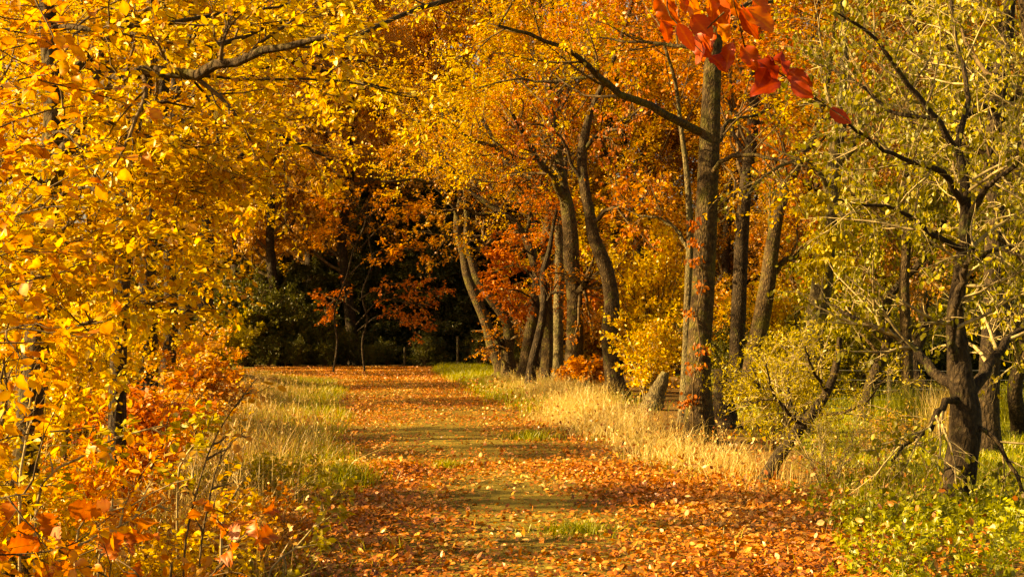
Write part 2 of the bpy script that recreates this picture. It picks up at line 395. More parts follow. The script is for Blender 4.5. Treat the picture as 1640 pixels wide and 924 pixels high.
# grass blades
def blades(mb, x, y, h, w, rng, lean=.35, tint=None, z=None, mat=0):
    n = len(x); z = gz(x, y) - .02 if z is None else z
    b = np.stack([x, y, z], 1); a = rng.uniform(0, 6.28, n)
    s = np.stack([np.cos(a), np.sin(a), 0 * a], 1) * (w * .5)[:, None]
    ld = rng.normal(0, 1, (n, 3)) * np.array([1, 1, 0]) * lean
    ld[:, 0] += .15 * lean
    up = np.array([0, 0, 1.])
    m1 = b + (up * .5 + ld * .18) * h[:, None]; m2 = b + (up * .85 + ld * .55) * h[:, None]; tp = b + (up * .98 + ld * 1.05) * h[:, None]
    v = np.stack([b - s, b + s, m1 - s * .8, m1 + s * .8, m2 - s * .5, m2 + s * .5, tp], 1)
    o = np.arange(n)[:, None] * 7
    t = rng.uniform(0, 1, n) if tint is None else tint
    mb.add(v.reshape(-1, 3), [np.concatenate([o + np.array([0, 1, 3, 2]), o + np.array([2, 3, 5, 4])]), o + np.array([4, 5, 6])], mat, np.repeat(t, 7))

def seeds(mb, x, y, h, rng, mat=0, lo=.5):       # loose seed heads on tall stalks
    n = len(x); k = 9
    z = gz(x, y); a = rng.normal(0, .16, (n, 2))
    top = np.stack([x + a[:, 0] * h, y + a[:, 1] * h, z + h], 1); bt = np.stack([x, y, z], 1)
    pts = bt[:, None] + (top - bt)[:, None] * np.linspace(0, 1, 4)[None, :, None] ** np.array([1.6, 1.6, 1])[None, None]
    tubes(mb, pts, np.broadcast_to(np.array([.003, .003, .0025, .0015]), (n, 4)), 3, mat, np.repeat(rng.uniform(lo, 1, n), 12))
    t = rng.uniform(.72, 1.02, (n, k))[..., None]
    p = (bt[:, None] + (top - bt)[:, None] * t).reshape(-1, 3) + rng.normal(0, .012, (n * k, 3))
    leaves(mb, p, np.array([0, 0, 1.]) + rng.normal(0, .5, (n * k, 3)), rng.normal(0, 1, (n * k, 3)), rng.uniform(.018, .04, n * k), rng.uniform(lo, 1, n * k), 'slim', mat, rng)

rng = RNG(8)
def dr(x, y):
    d = x - path_r(y); wd = np.interp(y, [12, 14, 18, 22, 28, 34, 40], [.9, 1.3, 1.6, 1.7, 1.9, 1.7, 1.2]); s0 = np.interp(y, [12, 14, 17, 22, 30, 44], [1.2, .7, .15, .1, .5, 1.0])
    return np.clip((d - s0 - .25 * vnoise(x, y, 2.2, 44)) / .9, 0, 1) ** 1.5 * np.clip((s0 + wd + .3 * vnoise(x, y, 1.9, 45) - d) / .9, 0, 1) * np.clip(.6 + .6 * vnoise(x, y, 2.4, 4), .06, 1)
x, y = scatter(260000, -3.5, 5.5, 12, 40, rng, lambda x, y: dr(x, y) * np.clip((np.hypot(x - 2.6, (y - 18.9) * .55) - .45) / .5, .05, 1))
mb = MB(); h = (.44 + .2 * vnoise(x, y, 1.5, 6)) * rng.uniform(.35, 1.25, len(x)) * np.interp(y, [12, 15, 18, 24, 40], [.5, .7, .9, .95, .7]) * np.interp(x - path_r(y), [.3, 1.5], [.6, 1.1])
blades(mb, x, y, h, rng.uniform(.0035, .008, len(x)), rng, .6)
k = rng.uniform(0, 1, len(x)) < .035
seeds(mb, x[k], y[k], h[k] * 1.25, rng)
tag(mb.build('dry_grass', ['dry_grass']), 'tall straw coloured dry grass along the path under the trees', 'grass', kind='stuff')

def dl(x, y):
    d = path_l(y) - x
    return np.clip((d + .1) / .3, 0, 1) * np.clip((2.8 - d) / .8, 0, 1) * np.clip(.5 + .5 * vnoise(x, y, 1.4, 14), .08, 1) * (y < 43)
x, y = scatter(170000, -9, 0, 8.5, 43, rng, dl)
d = path_l(y) - x; xx0, yy0 = x, y
gr = rng.uniform(0, 1, len(x)) < np.clip(1.05 - d / 2.2 + .3 * vnoise(xx0, yy0, 1.7, 51), .15, .95)
mb = MB(); xx, yy = x[gr], y[gr]; blades(mb, xx, yy, rng.uniform(.08, .24, len(xx)), rng.uniform(.005, .009, len(xx)), rng, .5)
xg, yg = scatter(90000, -9, 4, 9, 46, rng, lambda x, y: np.where(x > path_cx(y), np.clip((x - path_r(y) + .25) / .4, 0, 1) * np.clip((path_r(y) + 1.3 - x) / .4, 0, 1) * np.clip(.35 + .6 * vnoise(x, y, 1.1, 31), 0, 1),
                 np.clip(-.25 + .7 * vnoise(x, y, 1.5, 33), 0, .5) * (np.abs(x - path_cx(y)) < path_hw(y)) * .5))
blades(mb, xg, yg, rng.uniform(.05, .2, len(xg)), rng.uniform(.005, .009, len(xg)), rng, .5)
xg, yg = scatter(110000, -8, 3, 25, 56, rng, lambda x, y: np.clip((x - path_r(y) - .1) / .4, 0, 1) * (x > -2.9) * np.clip((path_r(y) + 3.2 - x) / .8, 0, 1) * np.clip(.7 + .5 * vnoise(x, y, 1.3, 35), .1, 1) * np.clip((y - 25) / 6, 0, 1))
blades(mb, xg, yg, rng.uniform(.08, .3, len(xg)), rng.uniform(.008, .014, len(xg)), rng, .5)
tag(mb.build('green_grass', ['green_grass']), 'short green grass along the path edges', 'grass', kind='stuff')
mb = MB(); xx, yy = x[~gr], y[~gr]; h = rng.uniform(.12, .42, len(xx)) * np.interp(yy, [9, 12, 20, 32, 40], [1.3, 1.1, .9, .6, .35]); blades(mb, xx, yy, h, rng.uniform(.004, .009, len(xx)), rng, .5)
k = rng.uniform(0, 1, len(xx)) < .04; seeds(mb, xx[k], yy[k], h[k] * 1.5, rng)
leaf_mat('brown_grass', [(.22, .11, .025), (.34, .20, .05), (.48, .32, .09), (.66, .50, .19)], trans=.3, spots=False)
tag(mb.build('verge_grass', ['brown_grass']), 'thin brown and straw grass on the verge below the yellow bushes', 'grass', kind='stuff')

x, y = scatter(240000, 2.6, 20, 9.5, 36, rng, lambda x, y: np.clip((x - (2.6 + .06 * (y - 8))) / .6, 0, 1) * np.clip(.6 + .4 * vnoise(x, y, .9, 17), .1, 1) * np.clip(15 / y, 0, 1) ** 1.2)
mb = MB(); blades(mb, x, y, rng.uniform(.04, .13, len(x)) * (1 + .4 * vnoise(x, y, .8, 18)), rng.uniform(.007, .013, len(x)) * np.clip(y / 14, .8, 2), rng, .5)
tag(mb.build('meadow_grass', ['green_grass']), 'short green meadow grass beyond the gnarled tree', 'grass', kind='stuff')

# low weeds beside the path
x, y = scatter(3600, 1.6, 6.5, 8.4, 14.2, rng, lambda x, y: np.clip((x - path_r(y) - np.interp(y, [8, 10, 12, 15], [.2, .5, .8, 1.3])) / .5, 0, 1) * np.clip(.5 + .55 * vnoise(x, y, 1.5, 41), .06, 1) * np.clip((14.4 - y) / 1.5, 0, 1))
n = len(x); h = rng.uniform(.06, .30, n) * np.interp(y, [9, 12, 14.5], [1.1, .9, .6]); mb = MB()
st = np.stack([x, y, gz(x, y)], 1)[:, None] + np.linspace(0, 1, 5)[None, :, None] * (np.array([0, 0, 1.]) + rng.normal(0, .25, (n, 3)))[:, None] * h[:, None, None]
tubes(mb, st, np.broadcast_to(np.linspace(.004, .0015, 5), (n, 5)), 3, 0, .5)
leaves_on(mb, st, 10, (.03, .065), 'mid', 'spray', rng, 1, .1, clump=.6)
k = rng.uniform(0, 1, n) < .5
leaves_on(mb, st[k], 14, (.018, .04), 'slim', 'x', rng, 1, .2, clump=.6, tint0=.2)
tag(mb.build('weeds', ['green_grass', 'green_leaf']), 'leafy green nettles and weeds beside the path below the leaning shrub', 'ground cover', kind='stuff')

x, y = scatter(2600, 1.5, 6.5, 8.6, 15.5, rng, lambda x, y: np.clip((x - path_r(y) - .5) / .5, 0, 1) * np.clip(-.05 + .5 * vnoise(x, y, 1.9, 61), 0, 1))
x2, y2 = scatter(5200, -5.5, -.8, 7.2, 15, rng, lambda x, y: np.clip((path_l(y) - x - .25) / .5, 0, 1) * np.clip(.3 + .6 * vnoise(x, y, 1.9, 62), 0, 1))
x = np.concatenate([x, x2]); y = np.concatenate([y, y2]); mb = MB()
h = rng.uniform(.15, .6, len(x)); blades(mb, x, y, h, rng.uniform(.004, .008, len(x)), rng, .8)
k = rng.uniform(0, 1, len(x)) < .12; seeds(mb, x[k], y[k], h[k] * 1.5, rng)
tag(mb.build('dead_grass', ['dry_grass']), 'sparse bent dead grass stalks among weeds and brambles', 'grass', kind='stuff')

# two grass tufts on the path, rushes and a few more tufts
def tuft(name, label, cat, px, py, r, h, n, mat, seed, lean=.5, group=None):
    Y = F * EYE / (py - HY); X = (px - CX) / F * Y; g = RNG(seed); mb = MB()
    a = g.uniform(0, 6.28, n); q = np.clip(np.abs(g.normal(0, .5, n)), 0, 1.15) * r
    x, y = X + q * np.cos(a), Y + q * np.sin(a)
    blades(mb, x, y, g.uniform(.4, 1, n) * h, g.uniform(.005, .01, n), g, lean)
    return tag(mb.build(name, [mat], None, (X, Y, float(gz(X, Y)))), label, cat, group)
tuft('grass_tuft', 'small bright green grass tuft alone in the middle of the path', 'grass tuft', 716, 752, .28, .16, 500, 'green_grass', 1)
tuft('grass_tuft', 'low wide green grass tuft among pale leaves at the path edge nearest the camera', 'grass tuft', 925, 858, .45, .16, 900, 'green_grass', 2)
tuft('grass_tuft', 'bright green grass clump at the path edge beside the yellow bushes', 'grass tuft', 545, 782, .5, .34, 1100, 'green_grass', 3)
tuft('grass_tuft', 'yellowish grass tuft where leaves meet the straw grass', 'grass tuft', 850, 705, .5, .22, 700, 'green_grass', 4)
tuft('rush_clump', 'tall green rush clump on the meadow in front of the wire fence', 'rushes', 1450, 690, .8, .85, 900, 'green_grass', 5, .22)
tuft('rush_clump', 'straw topped rush clump close behind the gnarled trunk', 'rushes', 1520, 700, .6, .95, 700, 'dry_grass', 6, .25)
tuft('rush_clump', 'broad rush clump between gnarled trunk and meadow edge', 'rushes', 1620, 672, .8, .8, 800, 'green_grass', 7, .25)

# ------------------------------------------------------------------ plants
def wood_and_crown(root, loc, lv1, r1, cr, rng, parts=True):
    """branches, twigs and leaves grown on first-level limbs (m, n, 3)."""
    mb = MB()
    nb, lb = cr.get('br', (6, (.8, 1.6))); nt, lt = cr.get('tw', (5, (.3, .7)))
    l2, r2 = kids(lv1, r1, nb, cr.get('bt0', .2), 1.0, lb, cr.get('bang', .85), 7, .16, cr.get('bup', .02), rng, .5, .25, cr.get('r2', .004), flat=cr.get('flat', .45))
    tubes(mb, l2, r2, 4, 0, .5)
    l3, r3 = kids(l2, r2, nt, .15, 1.0, lt, .75, 5, .2, cr.get('tup', -.03), rng, .55, .35, cr.get('r3', .002), flat=cr.get('flat', .45))
    tubes(mb, l3, r3, 3, 0, .5)
    mode = cr.get('mode', 'spray'); kind = cr.get('kind', 'mid'); size = cr.get('size', (.05, .09))
    if cr.get('per', 8): leaves_on(mb, l3, cr.get('per', 8), size, kind, mode, rng, 1, .1, cr.get('clump', .55), cr.get('spread', .02), cr.get('t0', 0), cr.get('t1', 1))
    if cr.get('per2', 4): leaves_on(mb, l2, cr.get('per2', 4), size, kind, mode, rng, 1, .4, cr.get('clump', .55), .03, cr.get('t0', 0), cr.get('t1', 1))
    return mb

def build_tree(name, label, cat, trunk, tr, limbs, cr, seed, bark='bark', group=None, sides=14, n=44, kn=.05, stem='trunk', flare=.55):
    """trunk: (k,3) world points, tr: their radii; limbs: [(pts, r0, r1)]; cr: how the crown grows."""
    rng = RNG(seed)
    trunk = np.asarray(trunk, float); base = trunk[0].copy(); base[2] = gz(base[0], base[1])
    q = resample(np.column_stack([trunk, tr]), n); pt, rr = q[:, :3], q[:, 3].copy()
    pt[1:] += np.cumsum(rng.normal(0, 1, (n - 1, 3)) * .0, 0)
    rr *= 1 + flare * np.exp(-np.clip(pt[:, 2] - base[2], 0, None) / .28) * (rr > .05)
    root = thing(name, label, cat, base, group)
    mb = MB(); tubes(mb, pt[None], rr[None], sides, 0, .5, kn, rng)
    mb.build(stem, [bark], root, base)
    l1, r1 = [], []
    for lp, a, b in limbs:
        q = resample(lp, 16); q[2:-1] += rng.normal(0, .25, (13, 3)) * a
        rd = np.linspace(a, b, 16); l1.append(q); r1.append(rd)
        mb = MB(); tubes(mb, q[None], rd[None], 8, 0, .5, kn, rng); mb.build('limb', [bark], root, base)
    if cr.get('auto', 0):
        k1, kr = kids(pt[None], rr[None], cr['auto'], cr.get('at0', .3), 1.0, cr.get('L', (2, 3.5)), cr.get('ang', .95), 16, cr.get('wig', .1), cr.get('up', .03), rng, cr.get('rf', .4), .15, .008, bias=cr.get('bias'))
        mb2 = MB(); tubes(mb2, k1, kr, 5, 0, .5)
        l1 += list(k1); r1 += list(kr)
    else: mb2 = None
    if cr and l1:
        mb = wood_and_crown(root, base, np.array(l1), np.array(r1), cr, rng)
        if mb2: 
            for (f, mt, sm), in zip(mb2.f): mb.f.append((f + mb.n, mt, sm))
            mb.v += mb2.v; mb.t += mb2.t; mb.n += mb2.n
        mb.build('crown', [cr.get('wood', 'twig'), cr['mat']], root, base)
    return root

def px_tree(name, label, cat, Y, trunk, w, limbs, cr, seed, bark='bark', group=None, ext=0, lean=(0, 0), **kw):
    rng = RNG(seed + 1000)
    t = []
    for i, p in enumerate(trunk):
        t.append(P(p[0], p[1], Y + (p[2] if len(p) > 2 else 0)))
    t = np.array(t)
    wr = np.interp(np.linspace(0, 1, len(t)), np.linspace(0, 1, len(w)), w) * Y / F / 2
    x0, y0 = t[0, 0], t[0, 1]; g = float(gz(x0, y0))
    if t[0, 2] > g - .1:
        t = np.vstack([[x0, y0, g - .15], t]) if t[0, 2] > g + .15 else np.vstack([[x0, y0, g - .15], t[1:]])
        if len(t) > len(wr): wr = np.concatenate([[wr[0]], wr])
    if ext:
        k = max(2, int(ext / 1.2)); d = unit(t[-1] - t[-2]); st = ext / k
        for i in range(k):
            d = unit(d + rng.normal(0, .12, 3) + np.array([lean[0], lean[1], .12])); t = np.vstack([t, t[-1] + d * st]); wr = np.append(wr, wr[-1] * .8)
    L = []
    for lp in limbs:
        pts, w0, w1 = lp[0], lp[1], lp[2]; dy = lp[3] if len(lp) > 3 else rng.uniform(-1, 1) * .5
        n = len(pts); q = np.array([P(p[0], p[1], Y + (p[2] if len(p) > 2 else dy * (i / (n - 1)))) for i, p in enumerate(pts)])
        L.append((q, w0 * Y / F / 2, w1 * Y / F / 2))
    return build_tree(name, label, cat, t, wr, L, cr, seed, bark, group, **kw)

def bush(name, label, cat, px, Y, h, r, ns, cr, seed, group=None, z0=None, r0=.012, bark='twig'):
    rng = RNG(seed); X = (px - CX) / F * Y
    base = np.array([X, Y, float(gz(X, Y)) if z0 is None else z0])
    root = thing(name, label, cat, base, group)
    a = rng.uniform(0, 6.28, ns); ln = h * rng.uniform(.65, 1.05, ns); out = rng.uniform(.1, 1, ns) * r
    s = np.linspace(0, 1, 12)
    st = base[None, None] + np.stack([np.cos(a)[:, None] * (out[:, None] * s[None] ** 1.3 + .08), np.sin(a)[:, None] * (out[:, None] * s[None] ** 1.3 + .08), ln[:, None] * (s[None] - .16 * s[None] ** 3) - .05], -1)
    st[:, 1:] += np.cumsum(rng.normal(0, .012 * h, (ns, 11, 3)), 1)
    rd = np.linspace(r0, r0 * .25, 12)[None].repeat(ns, 0) * rng.uniform(.7, 1.3, (ns, 1))
    mb = MB(); tubes(mb, st, rd, 5, 0, .5); mb.build('stem', [bark], root, base)
    mb = wood_and_crown(root, base, st, rd, cr, rng); mb.build('foliage', [cr.get('wood', 'twig'), cr['mat']], root, base)
    return root

# ------------------------------------------------------------------ the row of trees beyond the straw grass
cr = lambda mat, **k: dict(mat=mat, **k)
GR = 'crooked trees lining the path'
px_tree('tree', 'tallest straight dark trunk with leaf sprigs on its bark, standing in the straw grass', 'tree', 20,
    [(1122, 705), (1119, 600), (1124, 500), (1129, 400), (1133, 300), (1138, 200), (1142, 100), (1146, 0), (1150, -120)], [42, 39, 37, 36, 34, 32, 28, 25, 22],
    [([(1122, 212), (1090, 196), (1045, 172), (1000, 152), (960, 122), (935, 98), (890, 72), (845, 50), (800, 42)], 15, 4, -2.5),
     ([(1135, 285), (1160, 255), (1200, 248), (1250, 258), (1295, 268)], 9, 3, -1.5),
     ([(1136, 245), (1152, 225), (1168, 195), (1210, 185), (1260, 160)], 9, 3, 1),
     ([(1150, -90), (1010, -70), (860, -38), (730, -4), (650, 22), (600, 46), (552, 66)], 15, 4, -4),
     ([(960, 122), (925, 125), (880, 132), (820, 128), (765, 142)], 6, 2, 1),
     ([(1140, 110), (1110, 80), (1060, 70), (1000, 68), (960, 60)], 9, 3, 1.5),
     ([(1144, 40), (1190, 10), (1240, 0), (1300, -30)], 10, 3, 2)],
    cr('gold_leaf', br=(9, (.8, 1.8)), tw=(6, (.3, .7)), per=8, per2=5, size=(.045, .08), kind='mid', mode='spray', auto=7, at0=.55, L=(2, 3.4)), 11, 'mossy_bark', GR, ext=4)
px_tree('tree', 'slim sunlit trunk hugging the tallest straight trunk', 'tree', 23.5,
    [(1096, 660), (1098, 600), (1101, 500), (1104, 420), (1105, 360), (1100, 280), (1090, 200)], [16, 14, 13, 12, 11, 9, 7],
    [([(1103, 400), (1085, 370), (1055, 350), (1020, 345)], 8, 3)],
    cr('orange_leaf', br=(7, (.6, 1.3)), tw=(6, (.3, .6)), per=7, size=(.06, .10), auto=7, at0=.72, L=(1.2, 2.2)), 12, 'lichen_bark', GR, ext=1.5)
px_tree('tree', 'dark upright trunk between the tallest trunk and the lichen trunk', 'tree', 30,
    [(1176, 640), (1180, 560), (1183, 500), (1187, 400), (1194, 300), (1204, 220), (1211, 120), (1216, 20), (1218, -60)], [26, 24, 24, 22, 20, 19, 17, 14, 10],
    [([(1192, 320), (1215, 290), (1240, 262), (1285, 240)], 8, 3), ([(1200, 250), (1175, 215), (1170, 170), (1150, 120)], 8, 3)],
    cr('orange_leaf', br=(8, (.8, 1.8)), tw=(6, (.3, .7)), per=7, size=(.07, .11), auto=14, at0=.35, L=(2, 4)), 13, 'dark_bark', GR, ext=3)
px_tree('tree', 'leaning mossy trunk forked behind the yellow green bush', 'tree', 28,
    [(1196, 640), (1206, 580), (1218, 520), (1230, 450), (1238, 390), (1250, 330), (1275, 270), (1310, 200), (1330, 100)], [32, 30, 28, 26, 22, 18, 14, 11, 8],
    [([(1228, 460), (1248, 425), (1275, 408), (1312, 396), (1350, 392)], 13, 5), ([(1238, 390), (1235, 340), (1250, 290), (1255, 250)], 10, 4)],
    cr('rust_leaf', br=(8, (.8, 1.6)), tw=(6, (.3, .7)), per=8, size=(.07, .11), auto=10, at0=.45, L=(1.5, 3)), 14, 'mossy_bark', GR, ext=2)
px_tree('tree', 'pale lichen covered trunk sloping out of the yellow green bush', 'tree', 22,
    [(1278, 660), (1296, 570), (1308, 510), (1318, 440), (1325, 370), (1332, 300), (1340, 230), (1348, 180), (1352, 80)], [38, 35, 34, 32, 29, 26, 23, 20, 13],
    [([(1338, 262), (1362, 240), (1380, 205), (1405, 182), (1440, 165)], 14, 6, -1), ([(1330, 310), (1300, 262), (1270, 258), (1215, 290), (1195, 320)], 8, 3, -1.5),
     ([(1328, 330), (1360, 350), (1400, 356), (1450, 370)], 8, 2, -1)],
    cr('olive_leaf', br=(8, (.7, 1.5)), tw=(6, (.3, .6)), per=3, per2=2, size=(.045, .08), mode='hang', auto=9, at0=.45, L=(1.5, 3), wood='pale_twig'), 15, 'lichen_bark', GR, ext=2.5)

px_tree('tree', 'outermost crooked twin trunk, twisting toward the dark conifers', 'tree', 44,
    [(803, 592), (790, 560), (783, 530), (772, 500), (760, 472), (748, 440), (742, 405), (733, 375), (733, 345), (738, 318), (732, 290)], [20, 19, 18, 17, 17, 15, 14, 14, 12, 9, 7],
    [([(735, 352), (722, 325), (700, 302), (672, 288), (640, 290), (610, 292)], 8, 3, -1), ([(735, 340), (745, 300), (752, 260), (740, 220)], 7, 3, 1)],
    cr('gold_leaf', br=(9, (1., 2.2)), tw=(7, (.4, .8)), per=10, size=(.06, .095), kind='far', auto=9, at0=.62, L=(2.5, 4.2)), 16, 'mossy_bark', GR, ext=2.5)
px_tree('tree', 'crooked twin trunk with a burr at its foot', 'tree', 42,
    [(818, 602), (812, 570), (815, 545), (812, 515), (798, 492), (780, 470), (764, 445), (755, 415), (747, 388), (748, 350), (745, 310)], [22, 21, 19, 18, 18, 16, 14, 13, 11, 9, 7],
    [([(808, 556), (800, 548), (794, 552)], 14, 10, -.3), ([(812, 520), (822, 500), (818, 488)], 10, 7, -.3), ([(752, 400), (775, 395), (800, 380), (830, 385)], 5, 2)],
    cr('orange_leaf', br=(8, (.8, 1.8)), tw=(6, (.4, .8)), per=10, size=(.06, .095), kind='far', auto=8, at0=.65, L=(2, 3.4)), 17, 'mossy_bark', GR, ext=2)
px_tree('tree', 'trunk leaning in beneath the rust red foliage, sunlit on one side', 'tree', 39,
    [(838, 612), (845, 565), (852, 520), (860, 470), (862, 440), (852, 405), (838, 375), (818, 352), (795, 335), (768, 318), (745, 300)], [24, 22, 20, 20, 18, 15, 13, 12, 11, 8, 6],
    [([(840, 380), (850, 350), (845, 320), (830, 300)], 8, 4), ([(800, 338), (770, 345), (745, 335), (715, 338)], 6, 3, -1), ([(792, 333), (775, 300), (745, 275), (715, 262)], 6, 3, 1)],
    cr('russet_leaf', br=(9, (1, 2)), tw=(7, (.4, .8)), per=10, size=(.06, .095), kind='far', auto=7, at0=.5, L=(2, 3.6)), 18, 'mossy_bark', GR, ext=1.2)
px_tree('tree', 'thin black trunk crossing in front of the leaning sunlit trunk', 'tree', 35,
    [(848, 622), (852, 585), (860, 550), (868, 515), (872, 480), (870, 440), (880, 400)], [17, 15, 14, 13, 13, 11, 8], [([(870, 490), (884, 470), (900, 468)], 7, 3)],
    cr('rust_leaf', br=(7, (.6, 1.2)), tw=(6, (.3, .6)), per=9, size=(.055, .09), kind='far', auto=4, at0=.8, L=(.8, 1.4)), 19, 'dark_bark', GR, ext=1)
px_tree('tree', 'stocky pale trunk under the rust red foliage', 'tree', 37,
    [(874, 612), (878, 570), (877, 520), (874, 480), (878, 440), (872, 390), (880, 330), (870, 270)], [26, 23, 21, 20, 17, 14, 10, 7], [([(878, 450), (895, 420), (900, 390)], 8, 4)],
    cr('rust_leaf', br=(8, (.8, 1.5)), tw=(6, (.3, .6)), per=9, size=(.055, .09), kind='far', auto=8, at0=.7, L=(1.2, 2.2)), 20, 'mossy_bark', GR, ext=1)
px_tree('tree', 'slender grey trunk with a long limb reaching over the path', 'tree', 36,
    [(893, 615), (894, 560), (894, 500), (896, 440), (895, 380), (890, 345), (876, 312), (862, 292), (835, 275), (812, 258), (800, 240)], [17, 16, 16, 15, 14, 13, 12, 11, 11, 9, 8],
    [([(800, 240), (785, 232), (758, 226), (735, 210), (718, 195)], 7, 3, -1), ([(893, 350), (898, 310), (888, 275), (880, 240)], 8, 4), ([(840, 278), (822, 265), (822, 240)], 5, 2)],
    cr('gold_leaf', br=(9, (.9, 1.8)), tw=(6, (.4, .8)), per=9, size=(.055, .09), kind='far', auto=6, at0=.6, L=(1.6, 3), bias=(-.4, 0, .3)), 21, 'lichen_bark', GR, ext=1)
px_tree('tree', 'stout upright trunk of the middle group forking into three limbs', 'tree', 34,
    [(918, 632), (919, 580), (921, 520), (920, 470), (915, 420), (914, 375), (908, 330), (900, 290)], [34, 30, 28, 26, 25, 24, 22, 17],
    [([(906, 325), (888, 290), (868, 262), (845, 232), (832, 205), (822, 185)], 14, 6, -1.5), ([(902, 298), (893, 262), (885, 235), (866, 208)], 14, 6, 1),
     ([(902, 290), (905, 250), (898, 215), (890, 175), (893, 130)], 12, 5, 1.5), ([(918, 470), (934, 462), (938, 450)], 14, 11, -.4)],
    cr('orange_leaf', br=(9, (1, 2.1)), tw=(7, (.4, .8)), per=10, size=(.06, .09), kind='far', auto=7, at0=.85, L=(2, 4)), 22, 'mossy_bark', GR, ext=2.5)
px_tree('tree', 'bent trunk bowing outward beside the stout forked trunk', 'tree', 31,
    [(996, 652), (986, 615), (978, 570), (976, 530), (980, 490), (974, 445), (963, 410), (950, 378), (944, 340), (936, 300), (932, 250), (938, 210), (950, 170)], [30, 28, 26, 26, 25, 24, 23, 21, 18, 17, 16, 15, 10],
    [([(938, 300), (915, 262), (905, 230), (880, 205), (850, 200)], 7, 3), ([(936, 240), (960, 215), (990, 205), (1020, 180)], 8, 3, -1), ([(948, 360), (975, 335), (1005, 330), (1035, 300)], 8, 3, -1.2)],
    cr('rust_leaf', br=(9, (.8, 1.7)), tw=(7, (.35, .75)), per=8, size=(.055, .095), kind='mid', mode='hang', auto=8, at0=.72, L=(1.6, 3)), 23, 'bark', GR, ext=3)
px_tree('tree_stump', 'broken leaning pale stump ringed by straw grass', 'tree stump', 26.5,
    [(1042, 665), (1050, 635), (1060, 612), (1066, 596)], [30, 24, 19, 12], [], {}, 24, 'lichen_bark', kn=.12)
px_tree('tree_stump', 'short dark stump beside the foot of the tallest trunk', 'tree stump', 22.5,
    [(1164, 690), (1160, 650), (1155, 615), (1152, 590)], [36, 30, 24, 16], [], {}, 25, 'dark_bark', kn=.12)
px_tree('fallen_log', 'mossy fallen log lying among twigs behind the bent trunk', 'log', 33,
    [(930, 618), (945, 595), (962, 582), (985, 572)], [22, 20, 17, 12], [([(958, 584), (962, 610)], 6, 4, 0)], {}, 26, 'dark_bark')

# ------------------------------------------------------------------ gnarled tree near the camera and its neighbours
px_tree('gnarled_tree', 'gnarled short tree with a thick dark trunk and drooping bare bough, on the meadow edge', 'tree', 12.5,
    [(1524, 832), (1534, 770), (1544, 715), (1546, 660), (1540, 610), (1534, 560), (1530, 510), (1536, 455), (1545, 380), (1546, 300), (1532, 225)], [42, 47, 49, 48, 39, 33, 28, 24, 20, 16, 10],
    [([(1545, 655), (1528, 638), (1514, 640), (1498, 664), (1482, 690), (1462, 704), (1440, 722), (1428, 738)], 15, 4, -.5),
     ([(1535, 620), (1505, 602), (1482, 572), (1455, 548), (1405, 524), (1370, 510), (1335, 488)], 20, 5, 1.2),
     ([(1538, 600), (1524, 560), (1522, 520), (1538, 470), (1545, 430), (1560, 400)], 17, 10, -.5),
     ([(1548, 640), (1572, 600), (1600, 560), (1630, 530), (1680, 500)], 22, 8, .8),
     ([(1546, 330), (1510, 280), (1470, 262), (1420, 240), (1360, 200)], 12, 4, -1), ([(1540, 400), (1500, 380), (1450, 340), (1400, 330), (1340, 320)], 11, 3, -.8),
     ([(1546, 360), (1580, 300), (1620, 270), (1680, 200)], 12, 4, -.6), ([(1536, 250), (1500, 190), (1450, 130), (1400, 60), (1340, 20)], 11, 4, -.6),
     ([(1534, 230), (1550, 150), (1530, 60), (1520, -40)], 11, 4, .6), ([(1500, 190), (1430, 180), (1370, 130), (1300, 100)], 8, 3, .6), ([(1545, 430), (1600, 400), (1660, 420)], 9, 3, -.8),
     ([(1545, 690), (1580, 690), (1612, 730), (1640, 790), (1655, 830)], 9, 4, -.5)],
    cr('olive_leaf', br=(10, (.5, 1.15)), tw=(8, (.18, .45)), per=3, per2=2, size=(.04, .07), kind='mid', mode='hang', auto=5, at0=.7, L=(.9, 1.8), wood='pale_twig', r2=.005, r3=.0025, bt0=.3), 31, 'dark_bark', kn=.12, flare=.12)
px_tree('tree', 'upright dark trunk rising behind the gnarled tree with one bare crooked bough', 'tree', 17,
    [(1580, 690), (1584, 600), (1590, 500), (1593, 400), (1592, 300), (1592, 240), (1600, 150), (1610, 60), (1618, -40)], [36, 33, 32, 31, 30, 29, 27, 25, 20],
    [([(1598, 165), (1565, 174), (1540, 190), (1530, 222), (1540, 260), (1546, 300)], 14, 8, -1), ([(1602, 160), (1640, 152), (1700, 120)], 13, 7, 0), ([(1594, 330), (1560, 300), (1510, 290), (1440, 300)], 9, 3, 1), ([(1612, 40), (1570, 0), (1530, -30)], 9, 4)],
    cr('olive_leaf', br=(8, (.6, 1.4)), tw=(6, (.25, .55)), per=6, per2=4, size=(.045, .075), mode='hang', auto=12, at0=.35, L=(1.4, 2.6), wood='twig'), 32, 'dark_bark', ext=2)
px_tree('tree', 'thin yellowish tree beyond the gnarled tree, nearest the wire fence', 'tree', 24,
    [(1455, 680), (1452, 560), (1448, 450), (1455, 350), (1450, 240), (1460, 120), (1455, 0)], [20, 18, 16, 14, 12, 10, 7], [],
    cr('olive_leaf', br=(8, (.7, 1.5)), tw=(6, (.3, .6)), per=7, size=(.05, .08), auto=16, at0=.3, L=(1.5, 3), mode='hang'), 33, 'bark', ext=2)
